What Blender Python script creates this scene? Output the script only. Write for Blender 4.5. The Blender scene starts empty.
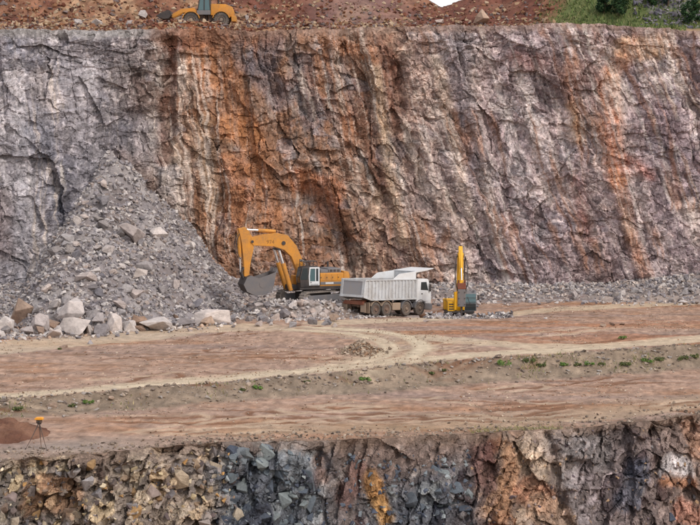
import bpy, bmesh, math, random
import numpy as np
from mathutils import Vector, Matrix

random.seed(7)
rng = np.random.default_rng(11)
scene = bpy.context.scene
col = scene.collection

# ------------------------------------------------------------------ camera, sky, sun, exposure
F = 1830.0                                   # focal length in photograph pixels (700 wide)
CAMZ = 14.0
PITCH = math.atan((262.5 - 146.0) / F)
cam_d = bpy.data.cameras.new('camera')
cam = bpy.data.objects.new('camera', cam_d)
col.objects.link(cam)
cam.location = (0, 0, CAMZ)
cam.rotation_euler = (math.pi / 2 - PITCH, 0, 0)
cam_d.sensor_width = 36.0
cam_d.lens = F / 700.0 * 36.0
cam_d.clip_start = 1.0
cam_d.clip_end = 3000.0
scene.camera = cam

SUN_EL = math.radians(43)
SUN_AZ = math.radians(134)                   # clockwise from +Y (view direction): to the right, a little behind the camera
sun_dir = Vector((math.sin(SUN_AZ) * math.cos(SUN_EL), math.cos(SUN_AZ) * math.cos(SUN_EL), math.sin(SUN_EL)))
world = bpy.data.worlds.new('World')
scene.world = world
world.use_nodes = True
wn = world.node_tree.nodes
wl = world.node_tree.links
wn.clear()
wo = wn.new('ShaderNodeOutputWorld')
wb = wn.new('ShaderNodeBackground')
ws = wn.new('ShaderNodeTexSky')
ws.sky_type = 'NISHITA'
ws.sun_disc = False
ws.sun_elevation = SUN_EL
ws.sun_rotation = SUN_AZ
ws.air_density = 1.0
ws.dust_density = 2.0
ws.ozone_density = 1.0
wb.inputs['Strength'].default_value = 0.15
wm = wn.new('ShaderNodeMix'); wm.data_type = 'RGBA'          # thin even cloud over the clear sky
wm.inputs[0].default_value = 0.6
wm.inputs[7].default_value = (6.5, 6.4, 6.45, 1.0)
wl.new(ws.outputs[0], wm.inputs[6])
wl.new(wm.outputs[2], wb.inputs[0])
wl.new(wb.outputs[0], wo.inputs[0])
sun_l = bpy.data.lights.new('sun', 'SUN')
sun_l.energy = 1.5
sun_l.angle = math.radians(11)
sun_l.color = (1.0, 0.96, 0.91)
sun = bpy.data.objects.new('sun', sun_l)
col.objects.link(sun)
sun.rotation_euler = sun_dir.to_track_quat('Z', 'Y').to_euler()
sun.location = sun_dir * 300
scene.view_settings.view_transform = 'Standard'
scene.view_settings.look = 'None'
scene.view_settings.gamma = 1.0
scene.view_settings.exposure = 0.42
scene.view_settings.use_curve_mapping = False
scene.render.engine = 'CYCLES'
scene.cycles.max_bounces = 4
scene.cycles.diffuse_bounces = 3

# ------------------------------------------------------------------ pixel <-> place helpers (surveying the site)
cp, sp = math.cos(PITCH), math.sin(PITCH)
def ray(px, py):
    xc, yc = (px - 350.0) / F, (262.5 - py) / F
    return np.array([xc, cp + sp * yc, -sp + cp * yc])
def G(px, py, z=0.0):
    d = ray(px, py); t = (z - CAMZ) / d[2]
    return d * t + np.array([0, 0, CAMZ])
def P(px, py, Y):
    d = ray(px, py); t = Y / d[1]
    return d * t + np.array([0, 0, CAMZ])
def proj(x, y, z):
    zz = z - CAMZ
    dep = y * cp - zz * sp
    up = y * sp + zz * cp
    return 350 + F * x / dep, 262.5 - F * up / dep

# ------------------------------------------------------------------ numpy noise
def hsh(ix, iy, seed):
    ix = ix.astype(np.int64); iy = iy.astype(np.int64)
    h = (ix * 374761393 + iy * 668265263 + seed * 1274126177) & 0xFFFFFFFF
    h = ((h ^ (h >> 13)) * 1274126177) & 0xFFFFFFFF
    h = ((h ^ (h >> 16)) * 2246822519) & 0xFFFFFFFF
    h = h ^ (h >> 15)
    return (h & 0xFFFFFF).astype(np.float64) / float(0x1000000)
def vnoise(x, y, seed=0):
    ix, iy = np.floor(x), np.floor(y)
    fx, fy = x - ix, y - iy
    fx = fx * fx * fx * (fx * (fx * 6 - 15) + 10); fy = fy * fy * fy * (fy * (fy * 6 - 15) + 10)
    a, b = hsh(ix, iy, seed), hsh(ix + 1, iy, seed)
    c, d = hsh(ix, iy + 1, seed), hsh(ix + 1, iy + 1, seed)
    return (a + (b - a) * fx) * (1 - fy) + (c + (d - c) * fx) * fy
def fbm(x, y, octv=4, seed=0, gain=0.5):
    s = 0.0; a = 1.0; t = 0.0
    for o in range(octv):
        s = s + a * (vnoise(x, y, seed + o * 17) - 0.5); t += a
        x, y = x * 2.03 + 11.3, y * 2.03 + 5.7; a *= gain
    return s / t * 2.0                       # about -1..1
def vor(x, y, seed):
    ix, iy = np.floor(x), np.floor(y)
    f1 = np.full(x.shape, 9.0); f2 = np.full(x.shape, 9.0)
    bx = np.zeros_like(x); by = np.zeros_like(x); dx1 = np.zeros_like(x); dy1 = np.zeros_like(x)
    for ox in (-1, 0, 1):
        for oy in (-1, 0, 1):
            cx, cy = ix + ox, iy + oy
            dx = x - (cx + 0.1 + 0.8 * hsh(cx, cy, seed)); dy = y - (cy + 0.1 + 0.8 * hsh(cx, cy, seed + 1))
            d = dx * dx + dy * dy
            m = d < f1
            f2 = np.where(m, f1, np.minimum(f2, d))
            f1 = np.where(m, d, f1)
            bx = np.where(m, cx, bx); by = np.where(m, cy, by)
            dx1 = np.where(m, dx, dx1); dy1 = np.where(m, dy, dy1)
    return np.sqrt(f2) - np.sqrt(f1), bx, by, dx1, dy1
def facet(x, y, seed, tilt):
    e, bx, by, dx, dy = vor(x, y, seed)
    r = hsh(bx, by, seed + 2)
    h = (r - 0.5) * 2 + tilt * ((hsh(bx, by, seed + 3) - 0.5) * 2 * dx + (hsh(bx, by, seed + 4) - 0.5) * 2 * dy)
    return h, e, hsh(bx, by, seed + 5)
def sstep(a, b, x):
    t = np.clip((x - a) / (b - a), 0, 1)
    return t * t * (3 - 2 * t)
def pl_dist(x, z, pts):
    """distance to a polyline"""
    best = np.full(np.shape(x), 1e9)
    for (ax, az), (bx, bz) in zip(pts[:-1], pts[1:]):
        vx, vz = bx - ax, bz - az
        t = np.clip(((x - ax) * vx + (z - az) * vz) / (vx * vx + vz * vz + 1e-9), 0, 1)
        best = np.minimum(best, np.hypot(x - ax - t * vx, z - az - t * vz))
    return best

def lin(c):
    c = np.asarray(c, dtype=np.float64) / 255.0
    return np.where(c <= 0.04045, c / 12.92, ((c + 0.055) / 1.055) ** 2.4)
def blend(a, b, m):
    m = np.clip(m, 0, 1)[..., None]
    return a * (1 - m) + b * m

# ------------------------------------------------------------------ object helpers
def tag(o, label=None, cat=None, group=None, kind=None):
    if label: o['label'] = label
    if cat: o['category'] = cat
    if group: o['group'] = group
    if kind: o['kind'] = kind
    return o
def empty(name, loc=(0, 0, 0), rz=0.0, ry=0.0, rx=0.0):
    o = bpy.data.objects.new(name, None)
    col.objects.link(o)
    o.location = loc
    o.rotation_euler = (rx, ry, rz)
    o.empty_display_size = 0.3
    return o
def np_mesh(name, V, Fq, mat=None, C=None, smooth=False):
    """V (n,3), Fq (m,k) k = 3 or 4"""
    me = bpy.data.meshes.new(name)
    n, (m, k) = len(V), Fq.shape
    me.vertices.add(n); me.vertices.foreach_set('co', np.ascontiguousarray(V, dtype=np.float32).ravel())
    me.loops.add(m * k); me.loops.foreach_set('vertex_index', np.ascontiguousarray(Fq, dtype=np.int32).ravel())
    me.polygons.add(m); me.polygons.foreach_set('loop_start', np.arange(0, m * k, k, dtype=np.int32))
    if smooth: me.polygons.foreach_set('use_smooth', np.ones(m, dtype=bool))
    else: me.polygons.foreach_set('use_smooth', np.zeros(m, dtype=bool))
    me.update(calc_edges=True)
    if C is not None:
        ca = me.color_attributes.new('Col', 'FLOAT_COLOR', 'POINT')
        c4 = np.ones((n, 4), dtype=np.float32); c4[:, :3] = np.clip(C, 0.0, 1.0)
        ca.data.foreach_set('color', c4.ravel())
    if mat: me.materials.append(mat)
    return me
def np_obj(name, V, Fq, mat=None, C=None, smooth=False, parent=None):
    o = bpy.data.objects.new(name, np_mesh(name, V, Fq, mat, C, smooth))
    col.objects.link(o)
    if parent: o.parent = parent
    return o
def grid_faces(nr, nc):
    i = np.arange(nr * nc).reshape(nr, nc)
    return np.stack([i[:-1, :-1], i[:-1, 1:], i[1:, 1:], i[1:, :-1]], -1).reshape(-1, 4)
def subset(V, Fq, C, mask):
    Fs = Fq[mask]
    ids, inv = np.unique(Fs.ravel(), return_inverse=True)
    return V[ids], inv.reshape(Fs.shape), C[ids]

# ------------------------------------------------------------------ materials
def nodes_of(name):
    m = bpy.data.materials.new(name)
    m.use_nodes = True
    nt = m.node_tree
    b = nt.nodes['Principled BSDF']
    return m, nt, b
def noise_node(nt, scale, detail=6, rough=0.6, coord='Object', vec=None):
    n = nt.nodes.new('ShaderNodeTexNoise')
    n.inputs['Scale'].default_value = scale; n.inputs['Detail'].default_value = detail
    n.inputs['Roughness'].default_value = rough
    if vec is None:
        tc = nt.nodes.new('ShaderNodeTexCoord'); vec = tc.outputs[coord]
    nt.links.new(vec, n.inputs['Vector'])
    return n
def maprange(nt, src, a, b, c, d):
    r = nt.nodes.new('ShaderNodeMapRange')
    r.inputs[1].default_value = a; r.inputs[2].default_value = b; r.inputs[3].default_value = c; r.inputs[4].default_value = d
    nt.links.new(src, r.inputs[0])
    return r.outputs[0]
def mulcol(nt, a, b):
    m = nt.nodes.new('ShaderNodeMix'); m.data_type = 'RGBA'; m.blend_type = 'MULTIPLY'
    m.inputs[0].default_value = 1.0
    nt.links.new(a, m.inputs[6]); nt.links.new(b, m.inputs[7])
    return m.outputs[2]
def mat_attr(name, s1, s2, amp, bump_scale, bump_d, rough=0.95, vscale=0, vamp=0.2):
    """colour from the surface's own mineral colours, with grain and fine relief on top"""
    m, nt, b = nodes_of(name)
    at = nt.nodes.new('ShaderNodeAttribute'); at.attribute_name = 'Col'
    n1 = noise_node(nt, s1, 8, 0.65); n2 = noise_node(nt, s2, 4, 0.7)
    f1 = maprange(nt, n1.outputs[0], 0.3, 0.7, 1 - amp, 1 + amp)
    f2 = maprange(nt, n2.outputs[0], 0.25, 0.75, 1 - amp * 0.8, 1 + amp * 0.8)
    c = mulcol(nt, mulcol(nt, at.outputs['Color'], f1), f2)
    nt.links.new(c, b.inputs['Base Color'])
    b.inputs['Roughness'].default_value = rough
    b.inputs['Specular IOR Level'].default_value = 0.15
    n3 = noise_node(nt, bump_scale, 8, 0.7)
    hgt = n3.outputs[0]
    if vscale:
        tc = nt.nodes.new('ShaderNodeTexCoord'); mp = nt.nodes.new('ShaderNodeMapping'); mp.inputs['Scale'].default_value = (1, 1, 0.6); mp.inputs['Rotation'].default_value = (0, 0.2, 0)
        wv = noise_node(nt, vscale * 0.8, 3, 0.6); va = nt.nodes.new('ShaderNodeVectorMath'); va.operation = 'MULTIPLY_ADD'; va.inputs[1].default_value = (0.25, 0.25, 0.25)
        nt.links.new(tc.outputs['Object'], mp.inputs['Vector']); nt.links.new(wv.outputs['Color'], va.inputs[0]); nt.links.new(mp.outputs[0], va.inputs[2])
        cc = c; tot = None
        for sc_, am in ((vscale, vamp), (vscale * 2.7, vamp * 0.9)):
            vo = nt.nodes.new('ShaderNodeTexVoronoi'); vo.inputs['Scale'].default_value = sc_; nt.links.new(va.outputs[0], vo.inputs['Vector'])
            sep = nt.nodes.new('ShaderNodeSeparateColor'); nt.links.new(vo.outputs['Color'], sep.inputs[0])
            cc = mulcol(nt, cc, maprange(nt, sep.outputs[0], 0, 1, 1 - am, 1 + am))
            ad = nt.nodes.new('ShaderNodeMath'); ad.operation = 'MULTIPLY_ADD'; ad.inputs[1].default_value = 0.55 * vscale / sc_
            nt.links.new(sep.outputs[1], ad.inputs[0]); nt.links.new(hgt, ad.inputs[2]); hgt = ad.outputs[0]
        nt.links.new(cc, b.inputs['Base Color'])
    bp = nt.nodes.new('ShaderNodeBump'); bp.inputs['Strength'].default_value = 1.0; bp.inputs['Distance'].default_value = bump_d
    nt.links.new(hgt, bp.inputs['Height']); nt.links.new(bp.outputs[0], b.inputs['Normal'])
    return m
def mat_stone(name, cols, bump_scale=5.0, bump_d=0.12):
    """stone whose colour differs from block to block"""
    m, nt, b = nodes_of(name)
    oi = nt.nodes.new('ShaderNodeObjectInfo')
    rp = nt.nodes.new('ShaderNodeValToRGB')
    rp.color_ramp.interpolation = 'LINEAR'
    els = rp.color_ramp.elements
    while len(els) < len(cols): els.new(0.5)
    for i, c in enumerate(cols):
        els[i].position = i / (len(cols) - 1); els[i].color = (*lin(c), 1)
    nt.links.new(oi.outputs['Random'], rp.inputs[0])
    n1 = noise_node(nt, 1.6, 8, 0.7); n2 = noise_node(nt, 9.0, 5, 0.7)
    c = mulcol(nt, mulcol(nt, rp.outputs[0], maprange(nt, n1.outputs[0], 0.3, 0.7, 0.68, 1.25)), maprange(nt, n2.outputs[0], 0.3, 0.7, 0.78, 1.18))
    nt.links.new(c, b.inputs['Base Color'])
    b.inputs['Roughness'].default_value = 0.93; b.inputs['Specular IOR Level'].default_value = 0.2
    n3 = noise_node(nt, bump_scale, 9, 0.7)
    bp = nt.nodes.new('ShaderNodeBump'); bp.inputs['Strength'].default_value = 1.0; bp.inputs['Distance'].default_value = bump_d
    nt.links.new(n3.outputs[0], bp.inputs['Height']); nt.links.new(bp.outputs[0], b.inputs['Normal'])
    return m
def mat_paint(name, c, rough=0.5, dirt=(150, 122, 98), dirt_amt=0.35, metal=0.0, dscale=1.3, spec=0.4):
    """paint or metal under uneven quarry dust"""
    m, nt, b = nodes_of(name)
    n1 = noise_node(nt, dscale, 8, 0.7)
    n2 = noise_node(nt, dscale * 8, 5, 0.7)
    add = nt.nodes.new('ShaderNodeMath'); add.operation = 'MULTIPLY'
    nt.links.new(maprange(nt, n1.outputs[0], 0.35, 0.75, 0.1, 1.0), add.inputs[0])
    nt.links.new(maprange(nt, n2.outputs[0], 0.2, 0.7, 0.4, 1.0), add.inputs[1])
    mx = nt.nodes.new('ShaderNodeMath'); mx.operation = 'MULTIPLY'; mx.use_clamp = True
    mx.inputs[1].default_value = dirt_amt * 1.8
    nt.links.new(add.outputs[0], mx.inputs[0])
    mix = nt.nodes.new('ShaderNodeMix'); mix.data_type = 'RGBA'
    mix.inputs[6].default_value = (*lin(c), 1); mix.inputs[7].default_value = (*lin(dirt), 1)
    nt.links.new(mx.outputs[0], mix.inputs[0]); nt.links.new(mix.outputs[2], b.inputs['Base Color'])
    nt.links.new(maprange(nt, mx.outputs[0], 0, 1, rough, 0.95), b.inputs['Roughness'])
    b.inputs['Metallic'].default_value = metal
    b.inputs['Specular IOR Level'].default_value = spec
    return m

M = {}
M['rock'] = mat_attr('rock', 0.55, 5.0, 0.22, 3.5, 0.12, vscale=2.4, vamp=0.26)
M['rock_near'] = mat_attr('rock_near', 1.1, 9.0, 0.25, 7.0, 0.12, vscale=4.0, vamp=0.28)
M['soil'] = mat_attr('soil', 1.1, 14.0, 0.26, 6.0, 0.12)
M['rubble'] = mat_attr('rubble', 1.2, 8.0, 0.2, 9.0, 0.06)
M['plant'] = mat_attr('plant', 2.0, 12.0, 0.3, 10.0, 0.01, 0.7)
M['st_grey'] = mat_stone('st_grey', [(112, 107, 110), (138, 132, 132), (162, 154, 151), (126, 118, 117), (150, 140, 134)])
M['st_pale'] = mat_stone('st_pale', [(190, 177, 168), (172, 160, 154), (204, 193, 186), (182, 162, 150), (166, 158, 156)])
M['st_tan'] = mat_stone('st_tan', [(150, 128, 112), (176, 150, 130), (134, 112, 98), (160, 130, 108)])
M['st_brown'] = mat_stone('st_brown', [(172, 150, 118), (132, 110, 94), (186, 170, 146), (112, 99, 95), (156, 124, 86), (150, 138, 132), (180, 164, 148), (124, 108, 106)], 9.0, 0.06)
M['st_blue'] = mat_stone('st_blue', [(84, 90, 100), (112, 120, 124), (70, 75, 86), (134, 140, 138), (94, 97, 104)], 9.0, 0.06)
M['white'] = mat_paint('white_paint', (214, 215, 216), 0.45, (160, 146, 130), dirt_amt=0.3)
M['bedwhite'] = mat_paint('bed_paint', (190, 192, 194), 0.6, (146, 136, 126), 0.6)
M['bedinner_gateshade'] = mat_paint('worn_bed_steel_gate_shade', (132, 132, 136), 0.6, (150, 138, 126), 0.5, 0.0)  # worn steel of the bed floor; its grey also paints in the tailgate's shade
M['orange'] = mat_paint('orange_paint', (206, 136, 36), 0.55, (142, 108, 76), 0.6, dscale=0.9)
M['yellow'] = mat_paint('yellow_paint', (226, 168, 20), 0.45, (170, 130, 80), 0.25)
M['grey'] = mat_paint('grey_paint', (96, 98, 104), 0.55, (140, 124, 110), 0.4)
M['dark'] = mat_paint('dark_steel', (38, 38, 42), 0.6, (120, 100, 84), 0.3)
M['frame'] = mat_paint('chassis', (58, 48, 44), 0.7, (136, 104, 82), 0.45)
M['redframe'] = mat_paint('rust_red_steel', (112, 58, 42), 0.7, (140, 104, 80), 0.35)
M['tan'] = mat_paint('dusty_mudguard', (140, 122, 106), 0.8, (168, 142, 118), 0.5)
M['tyre'] = mat_paint('tyre_rubber', (58, 55, 54), 0.9, (132, 118, 106), 0.6, spec=0.2)
M['rim'] = mat_paint('rim', (120, 108, 98), 0.7, (150, 122, 100), 0.6)
M['rimdark'] = mat_paint('rim_rust', (104, 78, 66), 0.7, (136, 112, 94), 0.5)
M['steel'] = mat_paint('worn_steel', (98, 97, 100), 0.55, (134, 120, 110), 0.45, 0.2)
M['chrome'] = mat_paint('cylinder_rod', (225, 225, 228), 0.2, dirt_amt=0.05, metal=0.9)
M['track'] = mat_paint('track_steel', (96, 90, 86), 0.7, (156, 142, 130), 0.7)
M['lamp'] = mat_paint('lamp_lens', (214, 210, 200), 0.2, dirt_amt=0.2)
M['hiviz'] = mat_paint('orange_housing', (226, 150, 20), 0.5, dirt_amt=0.2)
M['faded'] = mat_paint('faded_lettering', (120, 82, 40), 0.7, (170, 118, 56), 0.5)
M['bark'] = mat_paint('bark', (78, 62, 50), 0.9, dirt_amt=0.3)
def mat_glass(name, c, rough):
    m, nt, b = nodes_of(name)
    b.inputs['Base Color'].default_value = (*lin(c), 1)
    b.inputs['Roughness'].default_value = rough
    b.inputs['Specular IOR Level'].default_value = 0.6
    b.inputs['Coat Weight'].default_value = 0.3
    return m
M['glass'] = mat_glass('dark_cab_glass', (34, 46, 50), 0.12)
M['glass_teal'] = mat_glass('teal_cab_glass', (64, 92, 96), 0.15)

# ------------------------------------------------------------------ mesh builder for machines
class MB:
    def __init__(s): s.bm = bmesh.new()
    def box(s, x0, x1, y0, y1, z0, z1, mat=None, bev=0.0):
        vs = [s.bm.verts.new(c) for c in ((x0, y0, z0), (x1, y0, z0), (x1, y1, z0), (x0, y1, z0), (x0, y0, z1), (x1, y0, z1), (x1, y1, z1), (x0, y1, z1))]
        fs = [s.bm.faces.new([vs[i] for i in f]) for f in ((3, 2, 1, 0), (4, 5, 6, 7), (0, 1, 5, 4), (1, 2, 6, 5), (2, 3, 7, 6), (3, 0, 4, 7))]
        if bev:
            es = list({e for f in fs for e in f.edges})
            r = bmesh.ops.bevel(s.bm, geom=es, offset=bev, segments=2, affect='EDGES', profile=0.6)
            vs = list({v for f in r['faces'] for v in f.verts} | {v for v in vs if v.is_valid})
        if mat is not None: bmesh.ops.transform(s.bm, matrix=mat, verts=[v for v in vs if v.is_valid])
        return s
    def prism(s, prof, y0, y1, bev=0.0):
        """profile of (x, z), extruded along y"""
        a = [s.bm.verts.new((x, y0, z)) for x, z in prof]; b = [s.bm.verts.new((x, y1, z)) for x, z in prof]
        n = len(prof)
        fs = [s.bm.faces.new(a), s.bm.faces.new(b[::-1])]
        for i in range(n): fs.append(s.bm.faces.new((a[i], b[i], b[(i + 1) % n], a[(i + 1) % n])))
        bmesh.ops.recalc_face_normals(s.bm, faces=fs)
        if bev:
            es = list({e for f in fs for e in f.edges})
            bmesh.ops.bevel(s.bm, geom=es, offset=bev, segments=2, affect='EDGES', profile=0.6)
        return s
    def tube(s, p0, p1, r0, r1=None, n=12):
        p0, p1 = Vector(p0), Vector(p1); r1 = r0 if r1 is None else r1
        d = (p1 - p0).normalized(); q = d.to_track_quat('Z', 'Y').to_matrix()
        a, b = [], []
        for i in range(n):
            t = 2 * math.pi * i / n; v = q @ Vector((math.cos(t), math.sin(t), 0))
            a.append(s.bm.verts.new(p0 + v * r0)); b.append(s.bm.verts.new(p1 + v * r1))
        for i in range(n): s.bm.faces.new((a[i], a[(i + 1) % n], b[(i + 1) % n], b[i]))
        s.bm.faces.new(a[::-1]); s.bm.faces.new(b)
        return s
    def lathe_y(s, prof, cx, cy, cz, n=24):
        """profile of (y, r) spun about the y axis"""
        rings = []
        for y, r in prof:
            rings.append([s.bm.verts.new((cx + r * math.cos(2 * math.pi * i / n), cy + y, cz + r * math.sin(2 * math.pi * i / n))) for i in range(n)])
        for a, b in zip(rings[:-1], rings[1:]):
            for i in range(n): s.bm.faces.new((a[i], a[(i + 1) % n], b[(i + 1) % n], b[i]))
        s.bm.faces.new(rings[0]); s.bm.faces.new(rings[-1][::-1])
        return s
    def quad(s, pts):
        s.bm.faces.new([s.bm.verts.new(p) for p in pts]); return s
    def build(s, name, mat, parent=None, xf=None, smooth=False):
        if xf is not None: bmesh.ops.transform(s.bm, matrix=xf, verts=s.bm.verts)
        bmesh.ops.recalc_face_normals(s.bm, faces=s.bm.faces)
        me = bpy.data.meshes.new(name); s.bm.to_mesh(me); s.bm.free()
        me.materials.append(mat)
        if smooth:
            for p in me.polygons: p.use_smooth = True
            try: me.set_sharp_from_angle(angle=math.radians(35))
            except Exception: pass
        o = bpy.data.objects.new(name, me); col.objects.link(o)
        if parent: o.parent = parent
        return o

# ================================================================== TERRAIN
def LOW(x): return -0.5 - 0.6 * sstep(-16, 14, np.asarray(x, dtype=float))
def gl(pts, z=0.0): return [tuple(G(px, py, z)[:2]) for px, py in pts]
def edge_pt(px, py):
    x = 0.0
    for _ in range(6): p = G(px, py, float(LOW(x))); x = p[0]
    return p[:2]
_e = [edge_pt(*q) for q in ((-120, 474), (-40, 466), (0, 461), (60, 456), (120, 452), (180, 446), (233, 442), (330, 440), (400, 438), (466, 434), (546, 430), (620, 422), (700, 414), (800, 404), (900, 398))]
EX, EY = [e[0] for e in _e], [e[1] for e in _e]
def Ye(x):
    x = np.asarray(x, dtype=float)
    return np.interp(x, EX, EY) + np.where(x < EX[0], (EX[0] - x) * -0.1, 0) + 0.35 * fbm(x * 0.5, x * 0 + 3.3, 4, 91)
_b = gl([(-120, 413), (0, 401), (120, 391), (233, 381), (360, 369.5), (466, 359), (560, 354), (700, 345), (800, 340)])
BX, BY = [b[0] for b in _b], [b[1] for b in _b]
def Yb(x): return np.interp(x, BX, BY)

ROADS = [   # centre line, half width (m), how worn and pale
    (gl([(-80, 358), (0, 349), (100, 338.5), (180, 331.5), (245, 328)]), 3.0, 0.55),
    (gl([(240, 328), (330, 330), (380, 336), (402, 346), (392, 357), (350, 366.5)]), 2.6, 0.3),
    (gl([(300, 327), (372, 331), (408, 336.5), (424, 346), (410, 357), (360, 366)]), 0.7, 1.25),
    (gl([(290, 330), (350, 333), (378, 339), (391, 347), (382, 356), (345, 366)]), 0.65, 1.25),
    (gl([(370, 364.5), (300, 371), (233, 377), (120, 387), (0, 397), (-80, 404)]), 1.15, 1.0),
    (gl([(430, 338), (466, 341.5), (530, 346), (600, 345.5), (700, 338), (780, 332)]), 1.5, 0.75),
    (gl([(345, 366), (400, 361), (466, 354.5), (560, 349.5), (700, 339.5), (780, 334)]), 1.25, 1.0),
    (gl([(325, 324), (420, 319), (466, 314), (580, 308.5), (700, 302.5), (780, 299)]), 1.7, 0.7),
]
# older wheel marks over the flats
_r = random.Random(5)
MARKS = []
for k in range(44):
    px0 = _r.uniform(-80, 560); py0 = _r.uniform(335, 435); ln = _r.uniform(120, 420); sl = _r.uniform(-0.13, 0.05); cv = _r.uniform(-14, 14)
    MARKS.append((gl([(px0 + ln * t, py0 + sl * ln * t + cv * t * (1 - t) * 2) for t in (0, .2, .4, .6, .8, 1)]), _r.choice((-1, -1, 1))))
def mark_mask(x, y):
    dk = np.zeros(np.shape(x)); lt = np.zeros(np.shape(x)); w = 0.12 * fbm(x * 0.8, y * 0.8, 3, 8)
    for pts, sg in MARKS:
        d = np.abs(pl_dist(x, y, pts) - 0.95 + w)
        m = sstep(0.38, 0.14, d)
        if sg < 0: dk = np.maximum(dk, m)
        else: lt = np.maximum(lt, m)
    f = sstep(0.3, 0.65, vnoise(x * 0.2, y * 0.3, 9))
    return dk * f, lt * f
def road_mask(x, y):
    w = 0.5 * fbm(x * 0.35, y * 0.35, 4, 5) + 0.22 * fbm(x * 1.5, y * 1.5, 3, 6)
    m = np.zeros(np.shape(x)); rut = np.zeros(np.shape(x))
    for pts, hw, s in ROADS:
        d = pl_dist(x, y, pts)
        m = np.maximum(m, s * sstep(hw + 0.3, hw - 0.25, d + 0.35 * w * min(hw, 2.0)))
        rut = np.maximum(rut, np.exp(-((d - 0.75 + 0.2 * w) / 0.3) ** 2) * (d < hw + 0.5))
    return np.clip(m, 0, 1.1), rut

TRK = np.array([2.1 + 2.74 * 0.66 - 1.2 * 0.75, 149.6 + 2.74 * 0.75 + 1.2 * 0.66])   # middle of the truck
def floor_z(x, y):
    x = np.asarray(x, dtype=float); y = np.asarray(y, dtype=float)
    yb = Yb(x)
    t = yb - y
    z = LOW(x) * sstep(0.0, 4.2, t + 0.5 * fbm(x * 0.4, y * 0.4, 3, 21))
    z = z + 0.16 * fbm(x * 0.16, y * 0.16, 4, 31) + 0.05 * fbm(x * 1.1, y * 1.1, 3, 33)
    # windrow along the crest of the bank
    z = z + 0.16 * np.exp(-((t - 0.7) / 0.7) ** 2) * (0.4 + 0.8 * vnoise(x * 1.3, y * 1.3, 41))
    # graded ridges and tyre ruts across the flats
    st = fbm((x + y * 0.35) * 0.06, (y - x * 0.10) * 1.15, 3, 51)
    st2 = fbm((x - y * 0.5) * 0.08, (y + x * 0.22) * 1.6, 3, 52)
    z = z + 0.06 * st + 0.045 * st2 + 0.045 * fbm(x * 2.5, y * 1.6, 2, 53)
    # the truck stands on a patch that falls away slightly to the face
    wp = np.exp(-((x - TRK[0]) ** 2 + (y - TRK[1]) ** 2) / 36.0) * 1.25
    z = z + np.clip(wp, 0, 1) * (-0.047 * ((x - TRK[0]) * 0.66 + (y - TRK[1]) * 0.75) - 0.129 - z)
    # slight dip where the small excavator works
    z = z - 0.7 * np.exp(-(((x - 9.4) / 3.5) ** 2 + ((y - 154.0) / 3.0) ** 2))
    return z

def YC(x):
    """foot line of the tall face"""
    x = np.asarray(x, dtype=float)
    return 172.0 - 11.0 * sstep(-10, -38, x) - 3.0 * sstep(18, 42, x) + 1.2 * np.sin(x * 0.16 + 0.6)
# ---- rubble cone, excavator heap, apron at the foot
AP = P(100, 158, 163.0)
def talus_z(x, y):
    x = np.asarray(x, dtype=float); y = np.asarray(y, dtype=float)
    dx = x - AP[0]; dy = AP[1] + 4.5 - y
    sx = np.where(dx > 0, 13.8, 7.0)
    r = np.sqrt((np.abs(dx) / sx) ** 2 * 1.0 + (np.maximum(dy, 0) / 31.0) ** 2)
    n = 0.10 * fbm(x * 0.25, y * 0.25, 3, 61)
    z = (AP[2] + 0.3) * np.clip(1 - r + n, -0.2, 1.0) ** 1 - 0.35
    # low apron in front of the left part of the face
    ap = 1.9 * sstep(138, 160, y + 0.09 * (x + 30)) * sstep(-9, -16, x) - 0.35
    z = np.maximum(z, ap)
    up_ = sstep(4, 10, z)
    fa = facet(x / 1.6, y / 1.6, 65, 1.2)[0]; fb = facet(x / 0.6, y / 0.7, 66, 1.2)[0]
    return z + 0.2 * fbm(x * 0.9, y * 0.9, 3, 63) + (0.10 + 0.30 * up_) * fa + (0.06 + 0.10 * up_) * fb
EXC = P(313, 303, 154.0)
def heap_z(x, y):
    x = np.asarray(x, dtype=float); y = np.asarray(y, dtype=float)
    r = np.hypot((x - EXC[0] + 0.6) / 7.2, (y - 153.6) / 8.0)
    z = 1.25 * sstep(1.0, 0.35, r + 0.12 * fbm(x * 0.4, y * 0.4, 3, 71)) - 0.25 + 0.16 * fbm(x * 0.9, y * 0.9, 3, 73) * (r < 0.95)
    z = z + 0.6 * np.exp(-((x + 3.9) / 3.4) ** 2 - ((y - 149.4) / 1.5) ** 2)
    return np.where(np.hypot(x - EXC[0], y - 155.5) < 3.4, np.minimum(z, EXC[2] + 0.06), z)
def foot_z(x, y):
    x = np.asarray(x, dtype=float); y = np.asarray(y, dtype=float)
    t = YC(x) - y
    h = 1.25 + 0.8 * fbm(x * 0.13, x * 0 + 8, 3, 81) + 0.9 * sstep(20, 34, x)
    return h * (1 - sstep(-1, 9.5, t + 1.8 * fbm(x * 0.3, y * 0.3, 3, 82))) * sstep(-14, -6, x) - 0.15 - 0.9 * sstep(8, 13, t) + 0.12 * fbm(x, y, 3, 83)
def ground_z(x, y):
    return np.maximum.reduce([floor_z(x, y), talus_z(x, y), heap_z(x, y), foot_z(x, y)])

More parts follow.
